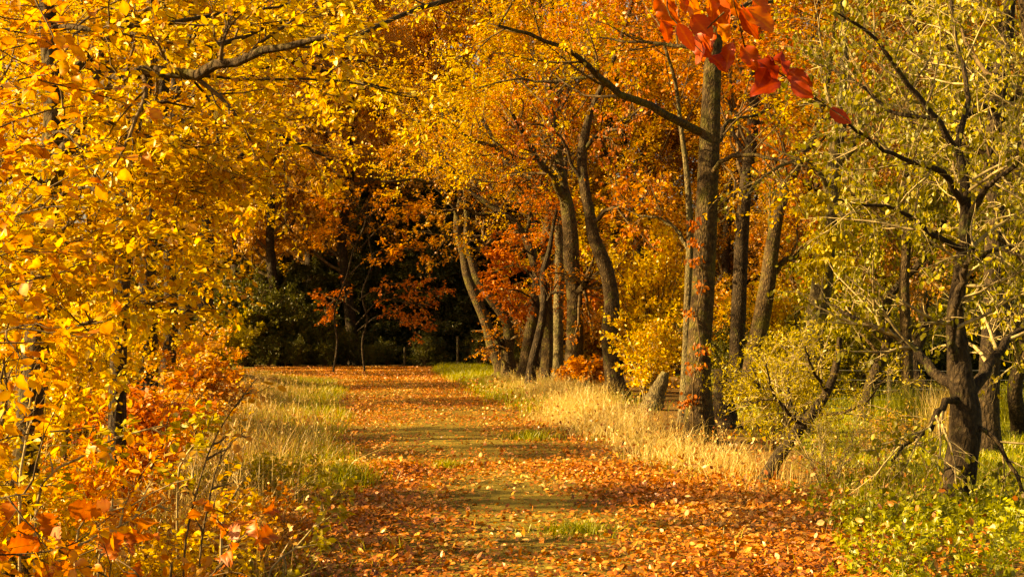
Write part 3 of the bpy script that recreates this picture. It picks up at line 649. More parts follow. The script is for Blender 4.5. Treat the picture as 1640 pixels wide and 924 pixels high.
px_tree('tree', 'thin tree leaning over the gnarled tree from beyond the picture edge', 'tree', 14,
    [(1700, 780), (1695, 600), (1680, 420), (1668, 250), (1650, 100), (1630, -40)], [26, 24, 22, 18, 15, 12], [([(1685, 480), (1650, 430), (1610, 390), (1560, 360)], 10, 3), ([(1690, 560), (1650, 520), (1610, 510)], 9, 3)],
    cr('lime_leaf', br=(8, (.6, 1.3)), tw=(8, (.2, .5)), per=3, per2=2, size=(.036, .066), auto=9, at0=.25, L=(1.2, 2.2), mode='hang', wood='pale_twig', bias=(-.8, -.2, 0)), 34, 'bark', ext=1)

# leaning shrub in the middle of the verge, yellow green bush
px_tree('leaning_shrub', 'leaning dark stemmed shrub with small yellow green leaves at the path edge', 'shrub', 15,
    [(1218, 778), (1240, 742), (1268, 702), (1296, 668), (1322, 632), (1338, 590), (1345, 540)], [20, 18, 17, 17, 15, 12, 8],
    [([(1285, 682), (1256, 655), (1235, 620), (1225, 570)], 7, 2, -.5), ([(1280, 690), (1265, 640), (1262, 590), (1275, 550)], 7, 2, .5), ([(1300, 664), (1350, 660), (1390, 640), (1420, 600)], 7, 2, -.5), ([(1325, 628), (1300, 590), (1290, 555)], 7, 2, -.6), ([(1290, 676), (1262, 650), (1228, 640), (1190, 650)], 5, 2, .3)],
    cr('lime_leaf', br=(9, (.4, .9)), tw=(7, (.15, .35)), per=7, per2=5, size=(.03, .06), kind='slim', mode='x', wood='pale_twig', r2=.004), 41, 'dark_bark')
bush('bush', 'rounded yellow green bush behind the leaning shrub', 'bush', 1250, 18.7, 1.75, .9, 20, cr('lime_leaf', br=(6, (.3, .7)), tw=(5, (.15, .35)), per=9, size=(.035, .065), kind='slim', mode='x', bt0=.15), 42)
bush('bush', 'twiggy half bare bush with pale stems below the leaning shrub', 'bush', 1325, 14.4, .8, .7, 14, cr('lime_leaf', br=(5, (.25, .6)), tw=(4, (.15, .35)), per=2, size=(.03, .06), kind='slim', mode='x', wood='pale_twig', bt0=.15), 43, bark='pale_twig', r0=.008)
bush('bush', 'thin twiggy bush with brown seed heads between the shrub and the gnarled trunk', 'bush', 1412, 15.2, .6, .6, 9, cr('brown_leaf', br=(5, (.2, .5)), tw=(4, (.12, .3)), per=3, size=(.03, .06), kind='slim', mode='x', wood='pale_twig', bt0=.15), 44, bark='pale_twig', r0=.007)
bush('bush', 'small orange brown bush at the foot of the stout forked trunk', 'bush', 945, 33, .8, .7, 9, cr('orange_leaf', br=(5, (.3, .6)), tw=(5, (.15, .3)), per=8, size=(.06, .1), mode='spray'), 45)
bush('bush', 'tall golden bush filling the gap beyond the bent trunk', 'bush', 1035, 34, 4.6, 1.7, 22, cr('gold_leaf', br=(8, (.6, 1.3)), tw=(6, (.3, .6)), per=8, size=(.07, .11), mode='x', bt0=.15), 46, r0=.03)
bush('bush', 'bright straw yellow bush between stump and bent trunk', 'bush', 1040, 29, 2.0, .8, 14, cr('yellow_leaf', br=(6, (.3, .7)), tw=(5, (.2, .4)), per=7, size=(.05, .09), mode='x', wood='pale_twig', bt0=.15), 47, r0=.014, bark='pale_twig')
bush('bush', 'broad yellow bush behind the leaning mossy trunk', 'bush', 1250, 36, 3.2, 2.0, 20, cr('gold_leaf', br=(7, (.6, 1.2)), tw=(6, (.3, .5)), per=8, size=(.07, .11), kind='far', mode='x', bt0=.15), 48, r0=.02)
bush('bush', 'olive green bush by the wire fence', 'bush', 1375, 33, 3.0, 1.8, 20, cr('olive_leaf', br=(7, (.6, 1.2)), tw=(6, (.3, .5)), per=8, size=(.07, .11), kind='far', mode='x', bt0=.15), 49, r0=.02)

px_tree('climbing_vine', 'pale leaved climber hanging from the lichen trunk', 'climber', 21.3,
    [(1300, 640), (1303, 560), (1312, 500), (1320, 430), (1326, 370), (1322, 335), (1308, 322)], [3, 3, 3, 2.5, 2.5, 2, 1.5], [([(1326, 370), (1316, 340), (1296, 330), (1288, 345)], 2, 1, -.4), ([(1324, 350), (1345, 345), (1352, 370), (1355, 420)], 2, 1, -.4)],
    cr('lime_leaf', br=(5, (.15, .35)), tw=(4, (.1, .25)), per=6, size=(.06, .10), mode='hang', auto=6, at0=.6, L=(.2, .5), t0=.5), 55, 'pale_twig', stem='stem', sides=6, kn=.02)
px_tree('climbing_vine', 'thin climber with rusty leaves on the bark of the tallest straight trunk', 'climber', 19.7,
    [(1112, 700), (1110, 620), (1122, 560), (1116, 500), (1126, 450), (1118, 400), (1128, 350)], [3, 3, 3, 2.5, 2.5, 2, 1.5], [],
    cr('rust_leaf', br=(4, (.08, .2)), tw=(3, (.06, .14)), per=2, per2=1, size=(.045, .075), mode='hang', auto=9, at0=.1, L=(.08, .2), t0=.1, t1=.8), 56, 'twig', stem='stem', sides=6, kn=.02)

# rust red beech in front of the middle trunks
px_tree('young_beech', 'young beech with flat layers of rust red leaves hanging in front of the middle trunks', 'tree', 37.5,
    [(885, 610), (866, 560), (868, 500), (860, 440), (850, 390)], [9, 8, 7, 6, 4],
    [([(866, 500), (845, 472), (815, 464), (785, 470)], 4, 1.5, -1), ([(866, 480), (900, 455), (935, 462), (965, 480)], 4, 1.5, -.5), ([(862, 455), (835, 425), (808, 428), (788, 440)], 4, 1.5, .6), ([(860, 440), (885, 410), (920, 415)], 4, 1.5, -.8), ([(855, 410), (830, 395), (800, 402)], 3, 1.5, -.6), ([(868, 510), (900, 490), (925, 520)], 3, 1.5, .5), ([(866, 490), (845, 488), (825, 496)], 3, 1.5, .2)],
    cr('rust_leaf', br=(10, (.5, 1.1)), tw=(7, (.25, .5)), per=9, per2=6, size=(.07, .11), kind='mid', mode='spray', flat=.8, bt0=.2), 51, 'dark_bark')
px_tree('young_beech', 'slim beech at the bend with copper sprays spread against the dark conifers', 'tree', 50,
    [(585, 592), (580, 550), (588, 510), (580, 470), (596, 420), (590, 370), (604, 310)], [3.4, 3.2, 3, 3, 2.6, 2.4, 2],
    [([(570, 520), (610, 480), (650, 485), (690, 490)], 2.2, 1.5), ([(575, 480), (620, 455), (660, 462), (705, 470)], 2.2, 1.5, -1), ([(572, 530), (610, 505), (650, 520), (680, 525)], 2.2, 1.5, -.6), ([(575, 500), (540, 480), (520, 500)], 3, 1.5)],
    cr('rust_leaf', br=(9, (.6, 1.2)), tw=(6, (.3, .6)), per=7, size=(.09, .13), kind='far', mode='spray', flat=.8, bt0=.3), 52, 'dark_bark')
px_tree('young_beech', 'slim beech with golden orange layers above the copper sprays', 'tree', 49,
    [(532, 596), (540, 550), (536, 500), (556, 440), (566, 400), (584, 360), (590, 320)], [3.4, 3.2, 3, 3, 2.6, 2.4, 2],
    [([(560, 440), (600, 405), (640, 400), (685, 398)], 2.2, 1.5, -.5), ([(575, 400), (610, 365), (650, 350), (690, 345)], 2.2, 1.5, .5), ([(585, 350), (620, 330), (660, 330)], 2.2, 1.5, -1), ([(575, 400), (540, 370), (510, 380)], 2.2, 1.5), ([(585, 345), (560, 320), (520, 320)], 2.2, 1.5)],
    cr('amber_leaf', br=(10, (.6, 1.3)), tw=(7, (.3, .6)), per=8, size=(.09, .13), kind='far', mode='spray', flat=.8, bt0=.2), 53, 'dark_bark')

# ------------------------------------------------------------------ yellow trees on the sunny side
px_tree('yellow_beech', 'large yellow beech with a thick mossy bough stretching over the path', 'tree', 7.6,
    [(20, 960), (40, 760), (58, 560), (72, 380), (84, 240), (86, 150), (78, 60), (74, -40)], [44, 42, 40, 38, 36, 32, 28, 24],
    [([(80, 300), (110, 215), (150, 154), (190, 130), (235, 114), (300, 118), (350, 105), (420, 88), (470, 72), (540, 55)], 30, 8, -.9),
     ([(88, 45), (130, 46), (175, 50), (205, 54), (240, 58)], 11, 5, -.4),
     ([(84, 130), (150, 85), (205, 28), (240, 5), (280, -40)], 22, 14, .7),
     ([(205, 42), (250, 38), (300, 34), (350, 22), (410, 18), (480, 2)], 9, 4, .6), ([(330, 76), (370, 66), (420, 46), (455, 35), (500, 28), (560, 10)], 10, 5, .9),
     ([(236, 114), (330, 122), (420, 128), (500, 128), (570, 134), (630, 150), (700, 166)], 7, 2, 2.5), ([(146, 155), (156, 118), (166, 78)], 11, 7, .1),
     ([(72, 330), (130, 300), (190, 320), (250, 300), (330, 310)], 9, 3, -.6), ([(66, 430), (130, 420), (190, 380), (240, 385), (300, 365)], 8, 3, -.5), ([(60, 540), (130, 520), (190, 500), (260, 480)], 8, 3, -.7),
     ([(84, 240), (160, 230), (220, 215), (270, 235), (330, 235)], 8, 3, -.6), ([(300, 118), (340, 170), (350, 230), (380, 290)], 5, 2, .5), ([(235, 114), (225, 190), (228, 250), (240, 320)], 5, 2, -.4), ([(80, 300), (40, 280), (0, 290), (-60, 300)], 7, 2, -.6), ([(66, 450), (30, 440), (-30, 450)], 7, 2, -.7), ([(70, 400), (100, 380), (135, 400)], 6, 2, -.7), ([(76, 220), (100, 210), (130, 240)], 6, 2, -.7), ([(62, 510), (90, 490), (125, 515)], 6, 2, -.8),
     ([(80, 190), (150, 190), (200, 200), (250, 165), (320, 175)], 8, 3, .8)],
    cr('yellow_leaf', br=(9, (.35, .9)), tw=(9, (.12, .34)), per=8, per2=5, size=(.032, .060), kind='mid', mode='spray', auto=0, r2=.004, r3=.0018, flat=.55, clump=.45), 61, 'mossy_bark', kn=.06)
px_tree('yellow_beech', 'dark slender trunk with yellow leaves behind the large mossy bough', 'tree', 11,
    [(188, 640), (192, 540), (196, 450), (198, 380), (200, 330), (208, 270), (212, 220), (235, 150), (250, 60), (260, -40)], [27, 26, 26, 25, 24, 22, 20, 15, 12, 10],
    [([(199, 350), (240, 310), (285, 325), (330, 318)], 9, 3), ([(204, 300), (170, 255), (120, 240)], 8, 3), ([(196, 440), (240, 395), (300, 400)], 8, 3), ([(199, 340), (175, 310), (150, 280)], 11, 5, .5), ([(212, 215), (260, 190), (320, 200), (400, 190)], 8, 3)],
    cr('yellow_leaf', br=(8, (.5, 1.1)), tw=(8, (.2, .45)), per=9, size=(.036, .065), auto=12, at0=.35, L=(1.2, 2.3), flat=.5), 62, 'dark_bark', ext=2.5)
px_tree('tree', 'tall gold leaved tree whose boughs arch high over the path', 'tree', 20,
    [(236, 640), (240, 540), (236, 440), (242, 350), (250, 250), (262, 120), (270, 0), (280, -160)], [30, 28, 27, 26, 24, 22, 19, 14],
    [([(255, 180), (330, 110), (430, 90), (540, 120), (640, 150)], 14, 4, 2), ([(262, 100), (350, 30), (470, -20), (600, -30), (720, -10)], 14, 4, 2), ([(268, 0), (370, -80), (520, -110), (680, -90)], 13, 4, -2), ([(248, 260), (330, 215), (420, 210), (520, 250)], 11, 4, 1), ([(245, 320), (320, 330), (380, 300)], 9, 3, 2)],
    cr('gold_leaf', br=(10, (1., 2.1)), tw=(9, (.35, .7)), per=9, size=(.045, .08), auto=12, at0=.35, L=(2.5, 4.5), bias=(.5, 0, 0)), 63, 'dark_bark', ext=2)
px_tree('tree', 'dark trunk in the shade at the bend, half hidden by yellow leaves', 'tree', 30,
    [(325, 605), (328, 540), (330, 450), (332, 360), (335, 250), (340, 120), (345, 0)], [26, 25, 24, 23, 20, 16, 12],
    [([(334, 300), (400, 240), (470, 230), (540, 260)], 9, 3, 2), ([(338, 180), (420, 110), (520, 90), (620, 110)], 10, 3, 2), ([(342, 60), (450, 0), (560, -20), (660, 0)], 9, 3, -2)],
    cr('russet_leaf', br=(9, (1.2, 2.4)), tw=(9, (.4, .8)), per=10, size=(.05, .085), kind='far', auto=12, at0=.35, L=(2.5, 5), bias=(.5, 0, 0)), 64, 'dark_bark', ext=3)
for i, (px, Y, lab) in enumerate([(268, 27, 'thin sunlit trunk between the two dark trunks behind the yellow leaves'), (292, 36, 'bare dark trunk deep in the wood behind the yellow leaves'), (235, 33, 'pale edged trunk half hidden by the slender yellow beech')]):
    px_tree('tree', lab, 'tree', Y, [(px, 600), (px + 6, 500), (px + 4, 400), (px + 14, 300), (px + 12, 150), (px + 20, 0)], [24, 22, 20, 18, 14, 10], [],
        cr('brown_leaf', br=(8, (1, 2)), tw=(6, (.4, .8)), per=6, size=(.08, .12), kind='far', auto=12, at0=.3, L=(2, 4)), 65 + i, 'dark_bark', ext=3)

# orange beech close to the camera, trunk outside the frame
sp = []
for i, (y0, xe, ye) in enumerate([(60, 120, 40), (140, 150, 60), (210, 95, 120), (290, 150, 170), (350, 90, 235), (420, 130, 330), (470, 60, 400), (540, 120, 440), (610, 70, 520), (680, 40, 600), (760, 90, 690), (850, 60, 790), (900, 120, 880), (20, 60, -30), (0, 190, -20)]):
    xe = int(xe * .8); sp.append(([(-520, y0 + 120), (-330, y0 + 70), (-170, y0 + 20), (-60, (y0 + ye) / 2), (xe - 40, ye + 6), (xe, ye)], 9, 2, .6 * math.sin(i * 2.1)))
px_tree('orange_beech', 'orange leaved beech closest to the camera, only its leafy twig ends in view', 'tree', 4.1,
    [(-560, 1300), (-550, 1000), (-540, 500), (-520, 0), (-500, -400)], [120, 105, 95, 80, 60], sp,
    cr('amber_leaf', br=(6, (.25, .5)), tw=(4, (.1, .22)), per=3, per2=3, size=(.036, .060), kind='near', mode='spray', bt0=.45, auto=0, r2=.003, r3=.0014, flat=.6, spread=.012), 71, 'bark')

# hornbeam bushes below the yellow beeches
for i, (px, Y, h, r, mat, per, lab, size) in enumerate([
    (-150, 6.8, 1.9, .7, 'yellow_leaf', 7, 'dense yellow bush at the very edge of the wood, nearest the camera', (.045, .075)),
    (-60, 8.2, 2.1, .75, 'yellow_leaf', 7, 'yellow bush under the mossy bough', (.045, .08)),
    (20, 10, 2.4, .8, 'gold_leaf', 7, 'golden bush around the foot of the slender dark trunk', (.05, .085)),
    (225, 11.5, 1.35, .55, 'rust_leaf', 6, 'rust orange low beech bush beside the yellow bushes', (.06, .09)),
    (120, 13, 2.2, .9, 'yellow_leaf', 7, 'tall yellow bush beneath the slender dark trunk', (.05, .085)),
    (265, 15, 1.4, .8, 'brown_leaf', 6, 'brownish bush just above the verge grass', (.05, .09)),
    (190, 20, 1.7, 1.2, 'gold_leaf', 7, 'wide golden brown bush before the shaded trunks', (.06, .1)),
    (335, 22, 1.2, .8, 'orange_leaf', 7, 'orange brown bush at the verge of the far grass', (.06, .1)),
    (300, 28, 1.6, 1.1, 'brown_leaf', 7, 'brown leaved bush between the shaded trunks', (.07, .11)),
    (360, 37, 1.7, 1.0, 'lime_leaf', 7, 'yellow green bush where the path bends away', (.07, .11)),
    (392, 56, 2.6, 1.3, 'lime_leaf', 8, 'sunlit yellow green bush at the outer side of the bend, against the dark conifers', (.08, .12)),
    (10, 5.6, .55, .45, 'amber_leaf', 6, 'low orange bush in the bottom corner', (.05, .08)),
    (130, 6.6, .5, .5, 'orange_leaf', 5, 'low rust coloured bramble with sparse leaves', (.05, .085)),
    (230, 8.0, .42, .5, 'gold_leaf', 4, 'low golden bramble among dead stalks', (.045, .08)),
    (335, 9.4, .36, .5, 'brown_leaf', 4, 'low brown bramble among bent stalks', (.04, .075)),
    (415, 10.5, .32, .5, 'orange_leaf', 4, 'low orange bramble nearest the fallen leaves', (.04, .075)),
    (420, 13.5, .4, .5, 'lime_leaf', 4, 'low yellow green bramble in the verge grass', (.04, .07)),
    (0, 7.5, 1.0, .6, 'gold_leaf', 6, 'knee high golden bush below the yellow bush', (.045, .08)),
    (110, 9.2, .95, .6, 'amber_leaf', 6, 'amber bush below the rust orange beech bush', (.045, .08))]):
    bush('bush', lab, 'bush', px, Y, h, r, max(8, int(13 * r)), cr(mat, br=(6, (.25 * r + .1, .55 * r + .15)), tw=(6, (.12, .32)), per=int(per * 1.5), per2=5, size=(size[0] * .72, size[1] * .74), kind='mid', mode='spray' if i % 2 else 'x', bt0=.12, r2=.003), 80 + i, r0=.007 + .003 * h)

# thin saplings and dead stalks in front of the bushes
for i, (Y, pts, w, mat, per, lab, bk) in enumerate([
    (6.0, [(32, 790), (40, 720), (46, 660), (52, 620), (62, 590)], 5, 'yellow_leaf', 1, 'straight pale sapling stem in front of the golden bush', 'pale_twig'),
    (7.0, [(60, 800), (125, 735), (190, 700), (235, 688), (262, 680)], 5, 'lime_leaf', 4, 'pale stem curving over toward the verge', 'pale_twig'),
    (7.4, [(355, 852), (372, 800), (388, 770), (400, 755)], 5, 'yellow_leaf', 2, 'short pale stalk with yellow leaf tips', 'pale_twig'),
    (7.2, [(430, 925), (470, 880), (505, 840), (530, 800), (540, 782)], 4, 'lime_leaf', 4, 'pale arching stem with yellow leaves at its tip over the fallen leaves', 'pale_twig'),
    (7.0, [(295, 890), (320, 770), (345, 700), (380, 645), (412, 605)], 4, 'brown_leaf', 1, 'tall dark bent stem reaching up to the verge', 'twig'),
    (7.3, [(320, 900), (335, 800), (350, 740), (375, 705), (392, 690)], 4, 'brown_leaf', 1, 'dark stem parallel to the tall bent stem', 'twig'),
    (8.0, [(285, 770), (305, 720), (330, 690), (345, 660)], 4, 'lime_leaf', 4, 'pale stalk with yellow leaves beside the dead grass heads', 'pale_twig'),
    (6.4, [(125, 850), (200, 815), (260, 780), (310, 765)], 4, 'brown_leaf', 1, 'bare pale twig lying across the brambles', 'pale_twig'),
    (6.8, [(160, 885), (215, 830), (270, 800)], 4, 'brown_leaf', 1, 'short pale twig in the low rust bramble', 'pale_twig')]):
    px_tree('sapling', lab, 'sapling', Y, pts, [w, w * .4], [], cr(mat, br=(3, (.05, .14)), tw=(2, (.03, .08)), per=per, per2=per, size=(.035, .06), kind='mid', mode='spray', auto=5, at0=.55, L=(.08, .2), rf=.6, r2=.0015, r3=.001, wood=bk), 110 + i, bk, sides=6, n=16, kn=.02, stem='stem')

# lobed oak leaves low in the corner
px_tree('oak_sapling', 'small oak sapling with large lobed brown and yellow leaves in the bottom corner', 'sapling', 4.6,
    [(260, 1150), (262, 1050), (270, 960), (275, 900)], [9, 8, 6, 4],
    [([(266, 1000), (180, 930), (90, 880), (30, 850)], 4, 2, -.2), ([(268, 980), (330, 930), (372, 880), (365, 850)], 4, 2, .1), ([(268, 990), (220, 920), (180, 890), (140, 870)], 4, 2, .2)],
    cr('rust_leaf', br=(5, (.1, .25)), tw=(2, (.05, .12)), per=1, per2=1, size=(.07, .12), kind='oak', mode='x', r2=.0025, r3=.0015, bt0=.4, auto=0, t1=.65), 125, 'twig', sides=8, n=16, stem='stem')

# copper beech beside the camera: its branch end hangs into the top of the picture
root = px_tree('copper_beech', 'copper beech beyond the frame with one spray of large red leaves hanging into the sky', 'tree', 3.0,
    [(3700, 1700), (3680, 900), (3660, 200), (3600, -500), (3560, -900)], [130, 115, 100, 80, 60],
    [([(3640, -100), (2900, -420), (2100, -520), (1500, -330), (1200, -150), (1130, -60), (1165, 30), (1195, 85), (1240, 118), (1290, 150), (1330, 176), (1362, 196)], 18, 1.6, 0),
     ([(1150, -90), (1085, -50), (1068, 10), (1090, 45), (1125, 85)], 4, 1.5, 0), ([(1160, 20), (1130, 50), (1120, 80)], 3, 1.5, .05)], {}, 130, 'bark')
g = RNG(131)
for a, b, c, d, t in [(1050, -18, 1085, 44, .7), (1098, -18, 1118, 40, .85), (1138, -14, 1164, 50, .6), (1160, -18, 1188, 34, .75), (1184, 8, 1240, 48, .8), (1186, 6, 1212, 64, .4), (1082, 32, 1112, 82, .45),
    (1146, 46, 1122, 98, .6), (1150, 34, 1166, 66, .9), (1132, 84, 1162, 112, .35), (1174, 62, 1160, 116, .4), (1184, 66, 1216, 114, .5), (1206, 90, 1248, 122, .15), (1222, 88, 1266, 112, .25), (1254, 110, 1300, 138, .35),
    (1257, 126, 1202, 150, .2), (1262, 130, 1302, 156, .3), (1324, 171, 1362, 198, .4), (1060, 28, 1072, 68, .5), (1126, 58, 1116, 104, .45), (1104, 20, 1140, 62, .55), (1200, -10, 1232, 30, .7), (1064, -30, 1102, 16, .7), (1120, -30, 1146, 22, .8), (1110, 50, 1136, 92, .5), (1230, 104, 1214, 140, .25)]:
    y = 3.0 + g.uniform(-.04, .04); p0 = P(a, b, y); p1 = P(c, d, y + g.uniform(-.03, .03)); mb = MB()
    leaves(mb, p0[None], (p1 - p0)[None], np.array([[g.normal(-.1, .8), -1, .3 + g.normal(0, .6)]]), np.array([np.linalg.norm(p1 - p0) * 1.02]), np.array([t]), 'big', 0, g)
    mb.build('leaf', ['red_leaf'], root, root.location)

# ------------------------------------------------------------------ the wood behind: conifers, autumn trees, thicket
def conifer(X, Y, H, seed, label, group):
    rng = RNG(seed); base = np.array([X, Y, float(gz(X, Y))]); root = thing('spruce', label, 'conifer', base, group)
    tp = base + np.array([0, 0, 1.]) * np.linspace(-.1, H, 24)[:, None]; rd = np.linspace(.2, .02, 24)
    mb = MB(); tubes(mb, tp[None], rd[None], 8, 0, .5, .04, rng); mb.build('trunk', ['dark_bark'], root, base)
    k = 110; t = (np.arange(k) + rng.uniform(0, 1, k)) / k; z = .35 + t * (H - .6); a = rng.uniform(0, 6.28, k); ln = (1 - t) ** .8 * H * .26 + .35
    s = np.linspace(0, 1, 10)
    br = base[None, None] + np.stack([np.cos(a)[:, None] * ln[:, None] * s, np.sin(a)[:, None] * ln[:, None] * s, z[:, None] - ln[:, None] * (.45 * s - .22 * s ** 3)], -1)
    mb = MB(); tubes(mb, br, np.linspace(.03, .006, 10)[None].repeat(k, 0), 3, 0, .5)
    l2, r2 = kids(br, np.full((k, 10), .01), 14, .08, 1, (.5, 1.1), .8, 6, .08, -.06, rng, flat=.85)
    leaves_on(mb, l2, 34, (.10, .24), 'slim', 'spray', rng, 1, .05, .5, .05)
    mb.build('crown', ['twig', 'needle'], root, base); return root
def autumn(X, Y, H, mat, seed, label, group, low=.12, size=(.08, .13), mode='spray', auto=26):
    rng = RNG(seed); k = 7; q = min(1, H / 11)
    t = np.cumsum(np.vstack([[X, Y, -.1], np.column_stack([rng.normal(0, .25, (k, 2)), np.full(k, H / k)])]), 0)
    return build_tree('tree', label, 'tree', t, np.linspace(.24 * q, .03 * q, k + 1), [], cr(mat, br=(9, (1.2 * q, 2.6 * q)), tw=(7, (.5 * q, 1.0 * q)), per=22, per2=12, size=size, kind='far', mode=mode, auto=auto, at0=low, L=(2.6 * q, 4.8 * q), up=.05, clump=.6, spread=.06), seed, 'dark_bark', group)
def gx(px, Y): return (px - CX) / F * Y
CG = 'dark conifers closing off the path'
c0 = conifer(gx(700, 61), 61, 8.6, 201, 'dark green spruce standing in the shade where the path ends', CG)
for i, (px, Y, s) in enumerate([(610, 62, 1.0), (655, 66, 1.1), (570, 66, .8), (525, 62, .62), (480, 60, .52), (435, 61, .5), (760, 63, .95), (815, 66, 1.1), (730, 68, 1.15), (870, 64, .8), (625, 69, 1.1)]):
    dup(c0, (gx(px, Y), Y, 0), i * 1.3, s, 'dark green spruce standing in the shade where the path ends', CG)
for i, (px, Y, s) in enumerate([(260, 78, 1.0), (330, 84, 1.1), (390, 80, .9), (450, 82, 1.0), (505, 79, .9), (180, 82, 1.1), (90, 80, 1.1), (920, 80, 1.0), (1000, 82, 1.0), (1080, 80, 1.0)]):
    dup(c0, (gx(px, Y), Y, 0), i * 1.9 + .3, s, 'half hidden dark spruce deep in the far wood', 'spruces deep in the far wood')
for i, (px, Y, s) in enumerate([(1320, 58, .55), (1400, 56, .5), (1480, 57, .6), (1560, 55, .5), (1640, 58, .6), (1200, 60, .6), (1700, 57, .6)]):
    dup(c0, (gx(px, Y), Y, -.1), i * 2.1 + .5, s, 'low dark spruce in the hedge beyond the meadow fence', 'low spruces beyond the meadow')
AG = 'far autumn trees closing off the view'
la = {'brown_leaf': 'far tree covered in hanging brown leaves above the bend', 'orange_leaf': 'far orange tree behind the row of crooked trunks', 'gold_leaf': 'far golden tree closing off the view', 'lime_leaf': 'far yellow green tree beyond the meadow'}
pb = autumn(gx(455, 57.5), 57.5, 17, 'brown_leaf', 211, la['brown_leaf'], AG + ' above the bend', .2, mode='hang', auto=38)
po = autumn(gx(1000, 58), 58, 17, 'russet_leaf', 212, la['orange_leaf'], AG + ' behind the row', .08)
pg = autumn(gx(300, 62), 62, 18, 'gold_leaf', 213, la['gold_leaf'], AG, .1)
PB = [(570, 59.5, 1.08), (370, 60, 1.1), (660, 70, 1.3), (510, 64, 1.2), (610, 74, 1.3), (400, 72, 1.1), (550, 76, 1.25), (690, 72, 1.15), (640, 78, 1.3), (470, 80, 1.3)]
PO = [(1470, 50, .9), (1600, 54, .95), (1720, 52, .9), (1290, 46, .75), (1150, 50, .85), (1030, 53, .9), (880, 60, 1), (940, 70, 1.15), (1090, 64, 1.05), (1180, 58, .95), (1260, 66, 1.1), (1340, 62, .9), (1050, 76, 1.3), (1440, 64, 1.0), (780, 66, 1.15), (850, 76, 1.3), (1530, 68, 1.1)]
PG = [(-40, 48, 1.15), (60, 52, 1.2), (905, 54, 1.15), (985, 55, 1.2), (830, 70, 1.3), (1560, 66, 1.2), (1640, 72, 1.3), (150, 66, 1), (20, 64, 1.1), (340, 78, 1.2), (740, 84, 1.4), (1130, 72, 1.2), (1390, 74, 1.15), (1600, 62, 1.0), (1680, 70, 1.1), (240, 76, 1.25), (-60, 66, 1.1), (520, 80, 1.4), (1500, 78, 1.3), (1240, 80, 1.35)]
pl = autumn(gx(1430, 43), 43, 16, 'shaded_russet_leaf', 214, 'broad russet tree beyond the wire fence', 'russet trees beyond the wire fence', .1, size=(.08, .13))
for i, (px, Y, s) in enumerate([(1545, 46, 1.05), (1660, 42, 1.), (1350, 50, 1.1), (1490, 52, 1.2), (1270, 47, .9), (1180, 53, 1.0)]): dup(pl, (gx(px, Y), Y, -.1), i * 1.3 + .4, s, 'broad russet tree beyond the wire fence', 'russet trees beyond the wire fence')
SG = 'unseen gold trees added to shade the path'
for i, (X, Y, s) in enumerate([(-12, 17.4, .40), (-11.2, 11.9, .42), (-19, 35.2, .6), (-12.5, 20.0, .42), (-14.5, 29.0, .62), (-17, 38.6, .68)]): dup(pg, (X, Y, float(gz(X, Y))), i * 1.1, s, 'unseen gold tree added beyond the picture edge to shade the path', SG)  # unseen trees, added and sized to throw shadow bands across the path
for pr, ls, mt, gp in ((pb, PB, 'brown_leaf', AG + ' above the bend'), (po, PO, 'orange_leaf', AG + ' behind the row'), (pg, PG, 'gold_leaf', AG)):
    for i, (px, Y, s) in enumerate(ls): dup(pr, (gx(px, Y), Y, 0), i * 1.7 + .6, s, la[mt], gp)
UG = 'thicket bushes at the edge of the far wood'
b0 = bush('bush', 'olive bush with leaves coloured dark for shade at the foot of the dark conifers', 'bush', 400, 56.5, 3.8, 2.0, 22, cr('evergreen_shade_leaf', br=(8, (.8, 1.6)), tw=(6, (.4, .7)), per=9, size=(.08, .13), kind='far', mode='x', bt0=.08), 221, UG, r0=.03)
for i, (px, Y, s) in enumerate([(455, 57, .8), (345, 57, 1.1), (505, 57, .62), (550, 57.5, .42), (300, 62, 1.2), (620, 58.5, .3), (390, 55.8, .4), (430, 55.6, .36), (475, 55.8, .34), (520, 56, .3), (590, 57, .26), (680, 58, .34), (770, 58.5, .4), (830, 57, .45)]): dup(b0, (gx(px, Y), Y, 0), i * 2., s, 'olive bush with leaves coloured dark for shade at the foot of the dark conifers', UG)
b1 = bush('bush', 'orange thicket bush under the far trees', 'bush', 1120, 50, 3.6, 2.2, 22, cr('russet_leaf', br=(8, (.8, 1.6)), tw=(6, (.4, .7)), per=12, size=(.07, .11), kind='far', mode='x', bt0=.08), 222, UG + ' behind the row', r0=.03)
for i, (px, Y, s) in enumerate([(1190, 48, .9), (1010, 52, 1.1), (1270, 50, 1.0), (930, 54, 1), (870, 56, .9), (1340, 49, .8), (40, 58, 1.2), (130, 60, 1.2), (-20, 40, 1.2)]): dup(b1, (gx(px, Y), Y, 0), i * 2.2, s, 'orange thicket bush under the far trees', UG + ' behind the row')
for i, (px, Y, s) in enumerate([(1380, 44, .7), (1450, 47, .8), (1530, 44, .8), (1610, 46, .8), (1690, 44, .9)]): dup(b0, (gx(px, Y), Y, -.1), i * 1.4, s, 'dark olive bush along the far edge of the meadow', 'bushes along the far edge of the meadow')

